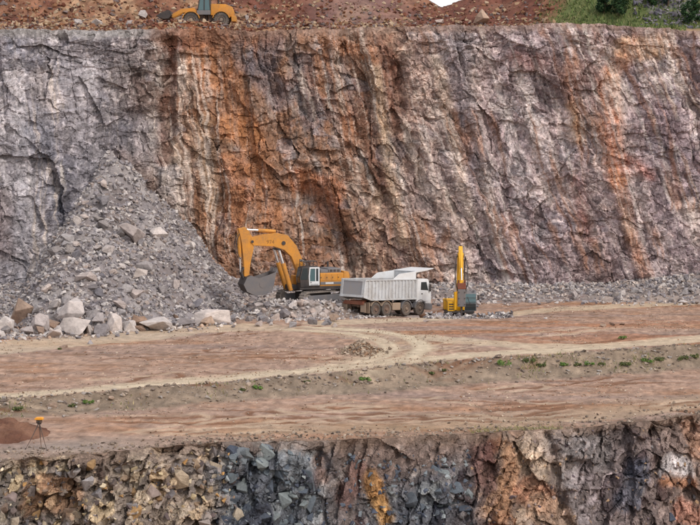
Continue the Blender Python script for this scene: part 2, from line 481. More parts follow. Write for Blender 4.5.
# ---- quarry floor and haul roads: one surface, cut into floor and road along the wheel-worn edges
nx, ny = 700, 420
xs = np.linspace(-50, 50, nx)
X = np.tile(xs, (ny, 1))
tt = np.linspace(0, 1, ny)[:, None] ** 1.15
Yg = Ye(xs)[None, :]
Y = Yg + (182 - Yg) * tt
Z = floor_z(X, Y)
rm, rut = road_mask(X, Y)
mdk, mlt = mark_mask(X, Y)
Z = Z * (1 - 0.35 * rm) - 0.06 * rut * rm - 0.05 * np.maximum(mdk, mlt) * (1 - rm)
yb = Yb(X); tb = yb - Y
cA, cB, cC = lin((162, 134, 116)), lin((154, 117, 92)), lin((146, 124, 113))
n1 = fbm((X + Y * 0.35) * 0.035, (Y - X * 0.10) * 0.28, 4, 101)
n2 = fbm((X - Y * 0.5) * 0.07, (Y + X * 0.18) * 0.9, 4, 102)
n3 = fbm(X * 0.5, Y * 0.5, 4, 103); n4 = fbm(X * 1.2, Y * 0.9, 4, 105, 0.7)
C = np.broadcast_to(cA, X.shape + (3,)).copy()
C = blend(C, cB, sstep(-0.05, 0.45, n1 + 0.35 * n3))
C = blend(C, cC, sstep(0.05, 0.5, -n1 + 0.4 * n2) * 0.8)
C = blend(C, lin((126, 92, 64)), sstep(0.28, 0.62, n2) * 0.6)                      # turned-up red earth in the ruts
C = blend(C, lin((158, 108, 78)), 0.6 * sstep(0.0, 0.35, fbm(X * 0.06, Y * 0.4, 3, 104)) * sstep(126, 133, Y) * sstep(151, 146, Y) * sstep(2, 8, X))
C = blend(C, lin((130, 115, 98)), 0.85 * sstep(-0.3, 0.6, tb) * sstep(5.2, 3.4, tb + n3))    # grey-brown bank
C = C * (1 + 0.30 * n4)[..., None] * (1 + 0.38 * fbm(X * 3.3, Y * 1.6, 2, 106, 0.8))[..., None]
C = blend(C, lin((148, 136, 126)), 0.6 * sstep(5.5, 2.5, Y - Yg + n3) * sstep(-6, -14, X))   # gravelly rim
C = blend(C, lin((166, 142, 116)), 0.6 * sstep(9, 4, Y - Yg + 2 * n1) * sstep(1.2, 2.6, Y - Yg) * sstep(-9, -4, X))
C = blend(C, lin((120, 100, 86)), 0.6 * sstep(0.9, 0.1, Y - Yg + 0.5 * n3))
C = blend(C, lin((120, 84, 62)), mdk * 0.85); C = blend(C, lin((190, 166, 142)), mlt * 0.65)
C = blend(C, lin((200, 182, 156)), rm * (0.9 + 0.2 * n3))
C = blend(C, lin((160, 136, 114)), rm * rut * 0.4)
V = np.stack([X, Y, Z], -1).reshape(-1, 3); Cf = C.reshape(-1, 3)
Fq = grid_faces(ny, nx)
fm = rm.reshape(-1)[Fq].mean(1) > 0.4
o = np_obj('quarry_floor', *subset(V, Fq, Cf, ~fm)[:2], M['soil'], subset(V, Fq, Cf, ~fm)[2], True)
tag(o, 'rutted brown earth floor of the quarry between the two rock faces', 'quarry floor', kind='structure')
o = np_obj('haul_road', *subset(V, Fq, Cf, fm)[:2], M['soil'], subset(V, Fq, Cf, fm)[2], True)
tag(o, 'pale dusty haul road bending across the brown quarry floor', 'road', kind='structure')

# ---- tall rock face
nu, nv = 1280, 345
TOPZ = 25.6
xs = np.linspace(-50, 50, nu)
zs = np.linspace(-1.5, TOPZ, nv)
X = np.tile(xs, (nv, 1)); Zc = np.tile(zs[:, None], (1, nu))
PX, PY = proj(X, YC(X) + 0.12 * Zc, Zc)
dip = 0.06 + 0.22 * sstep(180, 420, PX)
wx = 0.7 * fbm(X * 0.18, Zc * 0.18, 3, 201) + 0.26 * fbm(X * 0.9, Zc * 0.9, 3, 208, 0.45); wz = 0.7 * fbm(X * 0.18, Zc * 0.18, 3, 202) + 0.26 * fbm(X * 0.9, Zc * 0.9, 3, 209, 0.45)
U = X + dip * Zc + wx; W = Zc + wz
f1, e1, r1 = facet(U / 6.5, W / 11.0, 210, 0.9)
f2, e2, r2 = facet(U / 2.8 + 0.1 * W, W / 3.3, 220, 1.5)
f3, e3, r3 = facet(U / 1.35 + 0.1 * W, W / 1.15, 230, 1.8)
f4, e4, r4 = facet(U / 0.62 - 0.1 * W, W / 0.5, 240, 1.8)
f5, e5, r5 = facet(U / 0.26, W / 0.23, 250, 1.8)
smooth_left = sstep(110, 60, PX + 25 * fbm(X * 0.2, Zc * 0.1, 3, 203)) * 0.6
blocky = 1.0 + 0.35 * sstep(220, 300, PX) * sstep(420, 360, PX)
D = 0.5 * f1 + 0.27 * f2 * blocky + (0.13 * f3 * blocky + 0.07 * f4 + 0.038 * f5) * (1 - 0.45 * smooth_left)
D = D + 0.22 * fbm(X * 0.45, Zc * 0.32, 4, 204, 0.45)
def saw(per, seed, th):                         # overlapping joint slabs, their broken edges facing right
    q = (U + 0.5 * fbm(U * 0.25, W * 0.10, 3, seed)) / per + 2.5 * vnoise(U * 0.07, W * 0.05, seed + 5)
    i = np.floor(q); f = q - i
    return f * sstep(th, th + 0.25, vnoise(i * 3.7 + 0.5, W * 0.22, seed + 9))
D = D + (0.3 + 0.22 * sstep(380, 450, PX)) * saw(2.8, 260, 0.35) + 0.12 * saw(1.1, 280, 0.45)
for per, am, sd in ((2.1, 0.26, 290), (0.95, 0.14, 294)):      # cross joints: broken ledges with dark undersides
    q = (W + 0.35 * U * (vnoise(U * 0.1, W * 0.1, sd + 3) - 0.3) + 0.3 * fbm(U * 0.4, W * 0.3, 3, sd)) / per
    D = D + am * (1 - 0.55 * sstep(400, 460, PX)) * (q - np.floor(q)) * sstep(0.5, 0.7, vnoise(U * 0.45, np.floor(q) * 3.1 + 0.5, sd + 1))
gul = 1 - np.abs(fbm(U * 0.30, W * 0.035, 3, 205)) * 3.2
D = D - 0.3 * np.clip(gul, 0, 1) ** 2.5 * (0.2 + 0.9 * vnoise(U * 0.2, W * 0.12, 206))
crk = sstep(0.07, 0.0, e2) * sstep(0.8, 0.9, r2) * 0.16 * sstep(0.4, 0.6, vnoise(U, W * 0.7, 211)) + sstep(0.08, 0.0, e3) * sstep(0.8, 0.9, r3) * 0.15
D = D - crk
for sd, k in ((360, 0.0), (366, 0.07), (378, 0.14)):  # open joints running down the dip
    hv = 1 - np.abs(fbm((X + (dip + k) * Zc + 0.25 * wx) * 0.55 + sd, Zc * 0.035, 2, sd)) * 13
    D = D - 0.16 * np.clip(hv, 0, 1) * sstep(0.55, 0.7, vnoise(U * 0.5 + sd, W * 0.3, sd + 1))
def wpl(pts, dep=172.5):                       # a line on the face, given where it runs
    out = []
    for px, py in pts:
        p = P(px, py, dep)
        p = P(px, py, float(YC(p[0])) + 0.12 * p[2]); out.append((p[0], p[2]))
    return out
nwarp = 0.5 * fbm(X * 0.6, Zc * 0.6, 4, 207)
def near_line(pts, hw, soft=0.6):
    return sstep(hw + soft, hw - soft * 0.4, pl_dist(X, Zc, wpl(pts)) + nwarp * hw * 0.9)
# recesses and ribs that can be made out on the face
for pts, hw, dep in [([(168, 36), (166, 90), (164, 150)], 0.55, -0.8), ([(310, 195), (328, 225), (345, 262)], 1.0, -1.3), ([(395, 70), (398, 110)], 0.6, -0.8),
                     ([(126, 118), (152, 116)], 0.6, -0.6), ([(560, 90), (568, 150)], 0.35, -0.5), ([(590, 130), (605, 165)], 0.3, -0.5), ([(500, 90), (520, 130), (548, 190)], 0.3, -0.4),
                     ([(420, 130), (436, 190), (460, 255)], 0.45, 0.55), ([(474, 110), (490, 180), (508, 255)], 0.5, 0.5), ([(608, 80), (615, 150), (630, 220), (642, 270)], 0.7, 0.45),
                     ([(225, 130), (240, 190)], 0.9, 0.6), ([(575, 30), (610, 40), (640, 60)], 0.9, 0.4), ([(362, 60), (380, 180), (400, 260)], 0.3, -0.5), ([(270, 60), (285, 140)], 0.4, -0.5)]:
    D = D + dep * near_line(pts, hw)
D = D * (0.25 + 0.75 * sstep(TOPZ + 0.2, TOPZ - 1.2, Zc))
# mineral colours
cx = [-90, 40, 110, 158, 195, 250, 320, 390, 440, 520, 600, 660, 800]
pA = [(138, 129, 131), (136, 127, 130), (136, 126, 127), (142, 126, 120), (154, 116, 90), (150, 108, 78), (146, 107, 80), (146, 110, 88), (162, 138, 130), (162, 139, 138), (160, 136, 132), (162, 139, 139), (158, 136, 136)]
pB = [(168, 158, 158), (176, 166, 165), (168, 157, 154), (172, 156, 144), (174, 140, 108), (150, 120, 98), (136, 118, 108), (176, 144, 116), (200, 178, 164), (198, 180, 174), (182, 158, 148), (182, 160, 154), (180, 160, 154)]
pD = [(110, 105, 113), (104, 100, 108), (102, 96, 101), (112, 84, 70), (150, 100, 62), (162, 104, 56), (148, 98, 62), (108, 70, 54), (120, 92, 82), (112, 92, 92), (116, 84, 78), (108, 88, 92), (108, 88, 92)]
PXw = PX + 22 * fbm(X * 0.25, Zc * 0.2, 4, 301)
def pal(p):
    q = lin(p)
    return np.stack([np.interp(PXw, cx, q[:, k]) for k in range(3)], -1)
A, B, Dk = pal(pA), pal(pB), pal(pD)
s1 = fbm(U * 0.7, W * 0.07, 4, 302); s2 = fbm(U * 0.35 + 9, W * 0.16, 4, 303); s3 = fbm(U * 1.6, W * 0.5, 4, 304)
C = blend(A, B, sstep(0.0, 0.5, s1 + 0.35 * s3 + 0.5 * (r3 - 0.5)))
C = blend(C, Dk, sstep(0.08, 0.5, s2 + 0.3 * s3 + 0.9 * (r2 - 0.5)) * (0.8 - 0.2 * sstep(400, 460, PX)))
C = blend(C, lin((112, 112, 122)), sstep(0.62, 0.8, r3) * 0.4 * sstep(-0.1, 0.3, fbm(X * 0.3, Zc * 0.3, 3, 305)))   # blue-grey blocks
C = blend(C, lin((204, 190, 176)), sstep(0.42, 0.62, fbm(U * 1.1, W * 0.10, 4, 306)) * 0.7)                           # pale dust streaks
fine = fbm(X * 3.1, Zc * 2.3, 3, 307, 0.7)
C = blend(C, B * 1.1, sstep(0.25, 0.6, fine + 0.5 * (r5 - 0.5)) * 0.6); C = blend(C, Dk * 0.8, sstep(0.25, 0.6, -fine + 0.5 * (r4 - 0.5)) * 0.6)
C = C * (0.77 + 0.46 * r4)[..., None] * (0.82 + 0.36 * r5)[..., None] * (0.85 + 0.30 * r3)[..., None]
C = 0.86 * C + 0.14 * C.mean(-1, keepdims=True)
STROKES = [  # where, half width (m), colour, strength
    ([(120, 160), (170, 205), (245, 268)], 0.7, (124, 98, 84), 0.6),
    ([(60, 60), (90, 150), (80, 260)], 0.9, (184, 176, 178), 0.5), ([(30, 120), (20, 240), (40, 300)], 1.4, (176, 170, 172), 0.45), ([(88, 60), (90, 95)], 0.5, (200, 192, 192), 0.7),
    ([(40, 75), (52, 100)], 0.8, (200, 186, 180), 0.6), ([(35, 130), (45, 150)], 1.0, (104, 106, 118), 0.6), ([(62, 215), (68, 240)], 0.7, (96, 98, 112), 0.6), ([(0, 200), (4, 250)], 0.7, (120, 96, 88), 0.6),
    ([(180, 38), (172, 70), (166, 110), (164, 160)], 0.45, (116, 74, 56), 0.85), ([(170, 40), (205, 40)], 0.6, (120, 72, 52), 0.8),
    ([(205, 60), (222, 75), (228, 110)], 1.8, (166, 112, 74), 0.7), ([(228, 128), (250, 132)], 1.2, (178, 116, 66), 0.85), ([(232, 165), (240, 195), (236, 215)], 1.1, (174, 110, 64), 0.8),
    ([(298, 178), (330, 190), (325, 215)], 1.0, (176, 108, 64), 0.75), ([(205, 120), (212, 215)], 0.5, (186, 160, 130), 0.5),
    ([(270, 40), (262, 75), (280, 95)], 1.2, (112, 112, 122), 0.7), ([(300, 60), (312, 120)], 0.9, (114, 114, 124), 0.65), ([(240, 45), (255, 70)], 0.9, (110, 104, 110), 0.6), ([(335, 60), (345, 110)], 0.9, (122, 116, 122), 0.5),
    ([(345, 45), (375, 55)], 0.8, (168, 112, 74), 0.75), ([(385, 40), (392, 80), (396, 120)], 0.75, (120, 76, 58), 0.85), ([(262, 150), (270, 215)], 0.8, (170, 110, 66), 0.6), ([(345, 110), (352, 150)], 0.5, (164, 108, 70), 0.6),
    ([(376, 70), (388, 160), (402, 240)], 0.3, (206, 178, 146), 0.7), ([(335, 50), (342, 110)], 0.16, (206, 186, 164), 0.6),
    ([(436, 60), (452, 130), (470, 220)], 0.3, (212, 188, 164), 0.7), ([(515, 60), (530, 130), (548, 200)], 0.3, (206, 190, 178), 0.65), ([(470, 75), (480, 150), (500, 250)], 0.4, (200, 182, 166), 0.55),
    ([(455, 40), (465, 100), (478, 160)], 0.8, (142, 132, 136), 0.6), ([(515, 58), (535, 62)], 0.7, (132, 74, 62), 0.7), ([(545, 62), (580, 75)], 1.0, (156, 122, 112), 0.5),
    ([(610, 75), (612, 130), (618, 180)], 0.75, (182, 116, 74), 1.0), ([(618, 180), (632, 235), (644, 272)], 0.4, (186, 128, 84), 0.8), ([(628, 45), (655, 42)], 1.1, (196, 154, 112), 0.85), ([(622, 60), (612, 80)], 0.6, (184, 128, 86), 0.7),
    ([(573, 105), (577, 140)], 0.3, (194, 164, 128), 0.7), ([(628, 160), (650, 175)], 0.35, (160, 82, 52), 0.7), ([(575, 180), (590, 240)], 0.25, (150, 84, 60), 0.6), ([(640, 100), (690, 160)], 1.5, (138, 116, 118), 0.5),
    ([(690, 60), (700, 110)], 0.8, (112, 84, 84), 0.6), ([(690, 210), (700, 235)], 0.9, (206, 186, 170), 0.6), ([(596, 250), (612, 282)], 0.6, (122, 98, 92), 0.6), ([(445, 200), (462, 270)], 0.9, (186, 160, 138), 0.5), ([(416, 225), (425, 270)], 0.9, (170, 130, 98), 0.5)]
for pts, hw, c, s in STROKES:
    C = blend(C, lin(c) * (0.85 + 0.3 * r4)[..., None], near_line(pts, hw, 0.7) * s * 0.85 * (0.8 + 0.35 * s3))
# thin pale and rusty veins along the joints
vein = 1 - np.abs(fbm(U * 1.1, W * 0.04, 3, 308)) * (9 - 3 * sstep(380, 440, PX))
for sd in (340, 345, 350):                       # fine pale hairline streaks down the joints
    hv = 1 - np.abs(fbm((X + (dip + 0.02 * (sd - 345) / 5) * Zc) * 0.8 + sd, Zc * 0.03, 2, sd)) * 16
    C = blend(C, lin((206, 192, 182)), np.clip(hv, 0, 1) * sstep(0.45, 0.65, vnoise(U * 0.25 + sd, W * 0.12, sd + 1)) * 0.55 * (0.35 + 0.65 * sstep(380, 430, PX)))
C = blend(C, lin((214, 196, 180)), np.clip(vein, 0, 1) * sstep(0.45, 0.7, vnoise(U * 0.3, W * 0.15, 309)) * 0.75)
vein = 1 - np.abs(fbm(U * 0.7 + 31, W * 0.06, 3, 313)) * 8
C = blend(C, lin((158, 108, 74)), np.clip(vein, 0, 1) * sstep(0.5, 0.7, vnoise(U * 0.3, W * 0.2, 314)) * 0.6 * sstep(130, 190, PX))
C = (0.9 * C + 0.1 * C.mean(-1, keepdims=True)) * np.array([1.04, 1.04, 1.05])
C = blend(C, lin((150, 144, 140)), 0.75 * sstep(TOPZ - 1.1, TOPZ - 0.4, Zc + 0.3 * s3) * sstep(200, 120, PX))      # grey gravel lip
C = blend(C, lin((132, 90, 68)), 0.6 * sstep(TOPZ - 2.2, TOPZ - 0.8, Zc + 0.8 * s3) * sstep(140, 165, PX) * sstep(330, 250, PX))
C = blend(C, lin((148, 122, 108)), 0.6 * sstep(TOPZ - 1.0, TOPZ - 0.2, Zc + 0.4 * s3) * sstep(200, 260, PX))
Yc = YC(X) + 0.12 * Zc - D
Xv = X + 0.07 * (r4 - 0.5) + 0.05 * (r5 - 0.5)
Zv = Zc + 0.10 * (r3 - 0.5) + 0.05 * (r5 - 0.5)
DROPX, DROPZ = [-60, -32, -24, -14, -4, 4, 14, 20, 26, 33, 60], [-1.3, -1.15, -0.95, -0.7, -0.35, -0.25, -0.05, 0.0, -0.45, -1.0, -1.2]
topvar = np.interp(xs, DROPX, DROPZ) + 0.35 * fbm(xs * 0.12, xs * 0 + 1, 4, 310) + 0.1 * fbm(xs * 1.2, xs * 0, 3, 311)
Zv = Zv + topvar[None, :] * sstep(TOPZ - 5, TOPZ, Zc)
V = np.stack([Xv, Yc, Zv], -1)
back = np.stack([V[-1] + np.array([0, k * 0.5, 0.0]) + np.stack([0 * xs, 0 * xs, 0.12 * fbm(xs * 1.1, xs * 0 + k, 3, 312)], -1) for k in range(1, 9)])
V = np.concatenate([V, back]); C = np.concatenate([C, np.repeat(C[-1:], 8, 0)])
o = np_obj('tall_rock_face', V.reshape(-1, 3), grid_faces(nv + 8, nu), M['rock'], C.reshape(-1, 3))
tag(o, 'tall blasted rock face with grey, rust and purple-brown streaks behind the machines', 'rock face', kind='structure')
CL_X, CL_Y, CL_Z = xs, V[:nv, :, 1], zs
def face_y(x, z):                               # where the face stands at (x, z)
    i = int(np.clip(np.searchsorted(xs_face, x), 0, nu - 1)); k = int(np.clip(np.searchsorted(CL_Z, z), 0, nv - 1))
    return float(CL_Y[k, i])
xs_face = xs

# ---- upper bench and the ground rising behind it
nx2, ny2 = 500, 190
xs2 = np.linspace(-70, 70, nx2); ys2 = np.linspace(0, 1, ny2)[:, None] ** 1.5
X = np.tile(xs2, (ny2, 1))
Y0 = YC(xs2)[None, :] + 0.12 * TOPZ + 0.9
Y = Y0 + (290 - Y0) * ys2
def bench_z(x, y):
    x = np.asarray(x, dtype=float); y = np.asarray(y, dtype=float)
    px = 350 + F * x / y
    y0 = YC(x) + 0.12 * TOPZ + 0.9
    t = y - y0
    z = TOPZ - 0.25 + 0.35 * fbm(x * 0.12, x * 0 + 1, 4, 310) * sstep(8, 0, t) + np.interp(x, DROPX, DROPZ) * sstep(5.5, 1.0, t)
    z = z + (0.75 + 0.45 * fbm(x * 0.35, y * 0.35, 3, 320)) * np.exp(-((t - 2.6) / 1.5) ** 2) * (0.35 + 0.75 * sstep(110, 170, px) * sstep(420, 300, px)) # berm
    rise = sstep(9, 26, t + 1.5 * fbm(x * 0.1, y * 0.1, 3, 321))
    ridge = np.interp(px, [-400, 0, 120, 260, 330, 380, 415, 440, 462, 480, 500, 530, 560, 620, 700, 1100], [9, 9, 8, 7.5, 8, 7, 5.2, 3.6, 4.3, 5.2, 4.3, 6.2, 8, 9, 9, 10])
    z = z + rise * (ridge + 0.9 * fbm(x * 0.22, y * 0.22, 4, 322) * sstep(0, 1, rise)) 
    z = z + rise * np.maximum(t - 26, 0) * np.interp(px, [0, 400, 430, 500, 560, 700], [0.10, 0.02, -0.05, -0.05, 0.12, 0.15])
    return z + 0.15 * fbm(x * 1.0, y * 1.0, 3, 323)
Z = bench_z(X, Y)
PX2, PY2 = proj(X, Y, Z)
nA = fbm(X * 0.25, Y * 0.25, 4, 330); nB = fbm(X * 0.8, Y * 0.8, 4, 331)
C = np.broadcast_to(lin((128, 90, 70)), X.shape + (3,)).copy()
C = blend(C, lin((156, 124, 98)), sstep(0.05, 0.4, nA + 0.4 * nB))
C = blend(C, lin((104, 66, 54)), sstep(0.05, 0.4, -nA + 0.5 * nB))
C = C * np.clip(1 + 0.7 * fbm(X * 1.6, Y * 1.2, 3, 332, 0.8), 0.4, 1.8)[..., None]
C = blend(C, lin((128, 104, 100)), 0.55 * sstep(290, 340, PX2) * sstep(430, 380, PX2))
C = blend(C, lin((104, 62, 52)), 0.7 * sstep(425, 445, PX2) * sstep(560, 520, PX2 + 20 * nA))
C = blend(C, lin((166, 140, 108)), 0.7 * sstep(6, 2.5, Y - Y0) * sstep(440, 520, PX2))
C = blend(C, lin((84, 96, 56)), 0.92 * sstep(535, 575, PX2 + 30 * nB) * sstep(3.0, 6.0, Y - Y0 + nB))
C = blend(C, lin((122, 116, 120)), 0.75 * sstep(645, 660, PX2 + 12 * nB) * sstep(700, 685, PX2) * sstep(12, 16, Y - Y0))
C = blend(C, lin((128, 74, 50)), 0.7 * sstep(120, 165, PX2) * sstep(300, 240, PX2) * sstep(5, 2, Y - Y0))
C = blend(C, lin((152, 146, 140)), 0.7 * sstep(165, 120, PX2) * sstep(5, 2, Y - Y0))
o = np_obj('upper_bench', np.stack([X, Y, Z], -1).reshape(-1, 3), grid_faces(ny2, nx2), M['soil'], C.reshape(-1, 3))
tag(o, 'upper bench with red spoil and a grassy rise above the rock face', 'bench', kind='structure')

# ---- rubble slope, heap and apron (ground surfaces under the loose stones)
def ground_patch(name, fn, x0, x1, y0, y1, st, cols, lab, cat, kind='structure'):
    xa = np.arange(x0, x1, st); ya = np.arange(y0, y1, st)
    Xp, Yp = np.meshgrid(xa, ya); Zp = fn(Xp, Yp)
    n = fbm(Xp * 0.3, Yp * 0.3, 4, 401); m = fbm(Xp * 1.7, Yp * 1.7, 3, 402)
    Cp = np.broadcast_to(lin(cols[0]), Xp.shape + (3,)).copy()
    Cp = blend(Cp, lin(cols[1]), sstep(0.0, 0.4, n)); Cp = blend(Cp, lin(cols[2]), sstep(0.05, 0.4, -n + 0.5 * m))
    Fp = grid_faces(len(ya), len(xa))
    keep = (Zp - floor_z(Xp, Yp) > -0.12).reshape(-1)[Fp].any(1) & (Yp < YC(Xp) + 6).reshape(-1)[Fp].all(1)
    v, f, c = subset(np.stack([Xp, Yp, Zp], -1).reshape(-1, 3), Fp, Cp.reshape(-1, 3), keep)
    return tag(np_obj(name, v, f, M['soil'], c), lab, cat, kind=kind)
ground_patch('rubble_slope', talus_z, -48, -6, 126, 176, 0.22, [(140, 132, 131), (158, 149, 145), (124, 114, 111)], 'grey cone of blasted rubble leaning on the left of the rock face', 'rubble slope')
ground_patch('rubble_heap', heap_z, -13, 6, 142, 164, 0.2, [(150, 138, 132), (168, 152, 144), (132, 116, 106)], 'low heap of broken grey rock under the big excavator', 'rubble heap')
ground_patch('rubble_apron', foot_z, -14, 48, 155, 178, 0.22, [(146, 134, 128), (160, 144, 134), (132, 116, 110)], 'low bank of fallen stones along the foot of the rock face', 'rubble bank')

# ---- lower rock face in front
nu, nv = 1300, 250
xs = np.linspace(-32, 36, nu); zz = np.linspace(0, 1, nv)[:, None] ** 1.25 * -13.5
X = np.tile(xs, (nv, 1)); zt = floor_z(xs, Ye(xs))
T = np.tile(-zz, (1, nu))                      # depth below the rim
Zl = zt[None, :] - T
def low_y(x, t): return Ye(x) - 0.34 * t
PXl, PYl = proj(X, low_y(X, T), Zl)
wx = 0.3 * fbm(X * 0.5, T * 0.5, 3, 501) + 0.07 * fbm(X * 2.2, T * 2.2, 2, 511)
U = X + 0.16 * T + wx; W = T + 0.3 * fbm(X * 0.5, T * 0.5, 3, 502) + 0.07 * fbm(X * 2.2, T * 2.2, 2, 512)
f1, e1, r1 = facet(U / 3.2, W / 4.5, 510, 1.0)
f2, e2, r2 = facet(U / 1.15, W / 1.5, 520, 1.2)
f3, e3, r3 = facet(U / 0.48 + 0.3 * W, W / 0.5, 530, 1.4)
f4, e4, r4 = facet(U / 0.22, W / 0.24, 540, 1.5)
PXw = PXl + 26 * fbm(X * 0.6, T * 0.6, 5, 503, 0.65)
slab = sstep(300, 315, PXw) * sstep(375, 360, PXw)
g2, h2, q2 = facet(U / 0.42, W / 2.6, 550, 1.2)
soil = sstep(300, 345, PXw) * sstep(500, 455, PXw) * sstep(3.2, 1.6, T + 0.9 * fbm(X * 0.6, T * 0.5, 3, 504) + 1.2 * sstep(430, 470, PXw) + 1.0 * sstep(345, 310, PXw))
blk = (0.85 + 0.5 * sstep(320, 200, PXw)) * (1 - 0.65 * soil)
D = 0.5 * f1 * (1 - 0.5 * soil) + (0.36 * f2 + 0.20 * f3 + 0.075 * f4) * blk * (1 - 0.6 * slab) + 0.25 * g2 * slab
D = D + 0.09 * fbm(X * 0.9, T * 0.9, 3, 505) - 0.25 * sstep(0.12, 0, e2) * (r2 > 0.65) * (1 - soil) - 0.06 * sstep(0.12, 0, e3) * (r3 > 0.5) * (1 - soil)
def lpl(pts):
    out = []
    for px, py in pts:
        Yq = 90.0
        for _ in range(5):
            p = P(px, py, Yq); xx = np.array([p[0]]); t = float(floor_z(xx, Ye(xx))[0]) - p[2]; Yq = float(low_y(xx, t)[0])
        out.append((p[0], t))
    return out
nwl = 0.4 * fbm(X * 1.2, T * 1.2, 4, 506)
def lnear(pts, hw, soft=0.3): return sstep(hw + soft, hw - 0.4 * soft, pl_dist(X, T, lpl(pts)) + nwl * hw)
for pts, hw, dep in [([(547, 434), (556, 470), (566, 520)], 0.16, -0.6), ([(505, 450), (512, 480), (505, 515)], 0.5, 0.45), ([(570, 466), (586, 470)], 0.3, -0.5), ([(608, 450), (610, 480)], 0.12, -0.4),
                     ([(650, 430), (668, 435)], 0.3, -0.5), ([(295, 462), (300, 478)], 0.6, 0.4), ([(320, 460), (335, 500)], 0.3, -0.4), ([(652, 430), (650, 450)], 0.12, -0.4)]:
    D = D + dep * lnear(pts, hw)
D = D * sstep(-0.15, 0.55, T)
cx = [-100, 60, 175, 215, 238, 310, 345, 385, 430, 468, 490, 525, 560, 610, 650, 700, 850]
pA = [(124, 112, 104), (132, 116, 102), (144, 122, 104), (126, 114, 106), (84, 88, 98), (98, 99, 104), (126, 108, 100), (108, 104, 106), (96, 98, 106), (96, 84, 84), (128, 98, 84), (152, 122, 98), (124, 109, 104), (128, 110, 106), (128, 106, 98), (144, 114, 96), (144, 114, 96)]
pB = [(178, 160, 132), (186, 164, 128), (196, 170, 138), (176, 150, 124), (122, 128, 130), (134, 134, 134), (160, 132, 116), (146, 144, 140), (138, 142, 142), (128, 112, 108), (176, 128, 84), (192, 158, 120), (150, 136, 132), (152, 132, 132), (150, 124, 112), (180, 146, 128), (176, 140, 120)]
pD = [(84, 72, 70), (92, 74, 64), (104, 78, 62), (84, 76, 76), (64, 68, 80), (72, 72, 82), (96, 66, 60), (70, 68, 76), (62, 64, 76), (70, 52, 52), (104, 58, 46), (168, 108, 58), (86, 72, 72), (88, 72, 74), (90, 66, 64), (112, 74, 56), (112, 74, 56)]
A, B, Dk = pal(pA), pal(pB), pal(pD)
s1 = fbm(U * 0.8, W * 0.5, 4, 601); s3 = fbm(U * 2.4, W * 2.0, 4, 602)
C = blend(A, B, sstep(0.0, 0.5, 0.5 * s1 + 0.3 * s3 + 1.0 * (r3 - 0.5)))
C = blend(C, Dk, sstep(0.1, 0.5, -0.4 * s1 + 0.3 * s3 + 0.9 * (r2 - 0.5)))
C = blend(C, lin((190, 150, 80)), 0.4 * sstep(0.8, 0.9, r3) * sstep(240, 180, PXw))
C = blend(C, lin((130, 104, 90)), soil * 0.9); C = blend(C, lin((160, 136, 120)), soil * sstep(0.2, 0.6, s3) * 0.7)
for pts, hw, c, s in [([(374, 484), (378, 500), (386, 520)], 0.3, (190, 132, 34), 0.95), ([(371, 478), (373, 488)], 0.35, (176, 118, 36), 0.9), ([(508, 446), (512, 470), (500, 515)], 0.35, (170, 118, 72), 0.85), ([(525, 445), (540, 480)], 0.5, (198, 168, 136), 0.7),
                      ([(528, 490), (545, 498)], 0.7, (170, 108, 66), 0.8), ([(540, 510), (560, 520)], 0.7, (182, 140, 102), 0.7), ([(670, 466), (682, 470)], 0.55, (206, 194, 190), 0.8), ([(665, 480), (690, 484)], 0.25, (178, 110, 50), 0.7),
                      ([(690, 420), (698, 450)], 0.4, (176, 122, 84), 0.7), ([(680, 510), (700, 520)], 0.5, (180, 110, 76), 0.7), ([(575, 440), (600, 455)], 0.8, (136, 126, 122), 0.6), ([(640, 470), (628, 500)], 0.6, (70, 76, 92), 0.7),
                      ([(298, 458), (288, 480)], 0.5, (128, 132, 136), 0.7), ([(318, 462), (322, 480)], 0.2, (150, 112, 92), 0.6), ([(480, 450), (486, 480)], 0.5, (108, 68, 58), 0.7), ([(40, 495), (70, 500)], 0.8, (176, 116, 50), 0.55), ([(345, 500), (358, 470)], 0.4, (122, 74, 62), 0.6)]:
    C = blend(C, lin(c) * (0.8 + 0.4 * r4)[..., None], lnear(pts, hw) * s)
C = C * (0.85 + 0.3 * r4)[..., None]
C = (0.68 * C + 0.32 * C.mean(-1, keepdims=True)) * 1.04
C = C * (0.82 + 0.36 * r3)[..., None]
C = blend(C, lin((132, 112, 98)), 0.7 * sstep(0.7, 0.2, T + 0.3 * s3))
Yl = low_y(X, T) - D
V = np.stack([X + 0.05 * (r4 - 0.5), Yl, Zl + 0.08 * (r3 - 0.5) * sstep(0, 0.5, T)], -1)
lip = V[:1] + np.array([0, 0.5, -0.06])
V = np.concatenate([lip, V]); C = np.concatenate([C[:1], C])
low_face = np_obj('lower_rock_face', V.reshape(-1, 3), grid_faces(nv + 1, nu), M['rock_near'], C.reshape(-1, 3))
tag(low_face, 'blocky lower rock face below the rim of the quarry floor', 'rock face', kind='structure')
LX, LT, LY, LZ = xs, T[:, 0], V[1:, :, 1], V[1:, :, 2]
pit = np_obj('pit_floor', np.array([(-300, -120, -13.2), (300, -120, -13.2), (300, 130, -13.2), (-300, 130, -13.2)], dtype=float), np.array([[0, 1, 2, 3]]), M['soil'], np.tile(lin((150, 124, 104)), (4, 1)))
tag(pit, 'bottom of the pit below the lower rock face', 'ground', kind='structure')

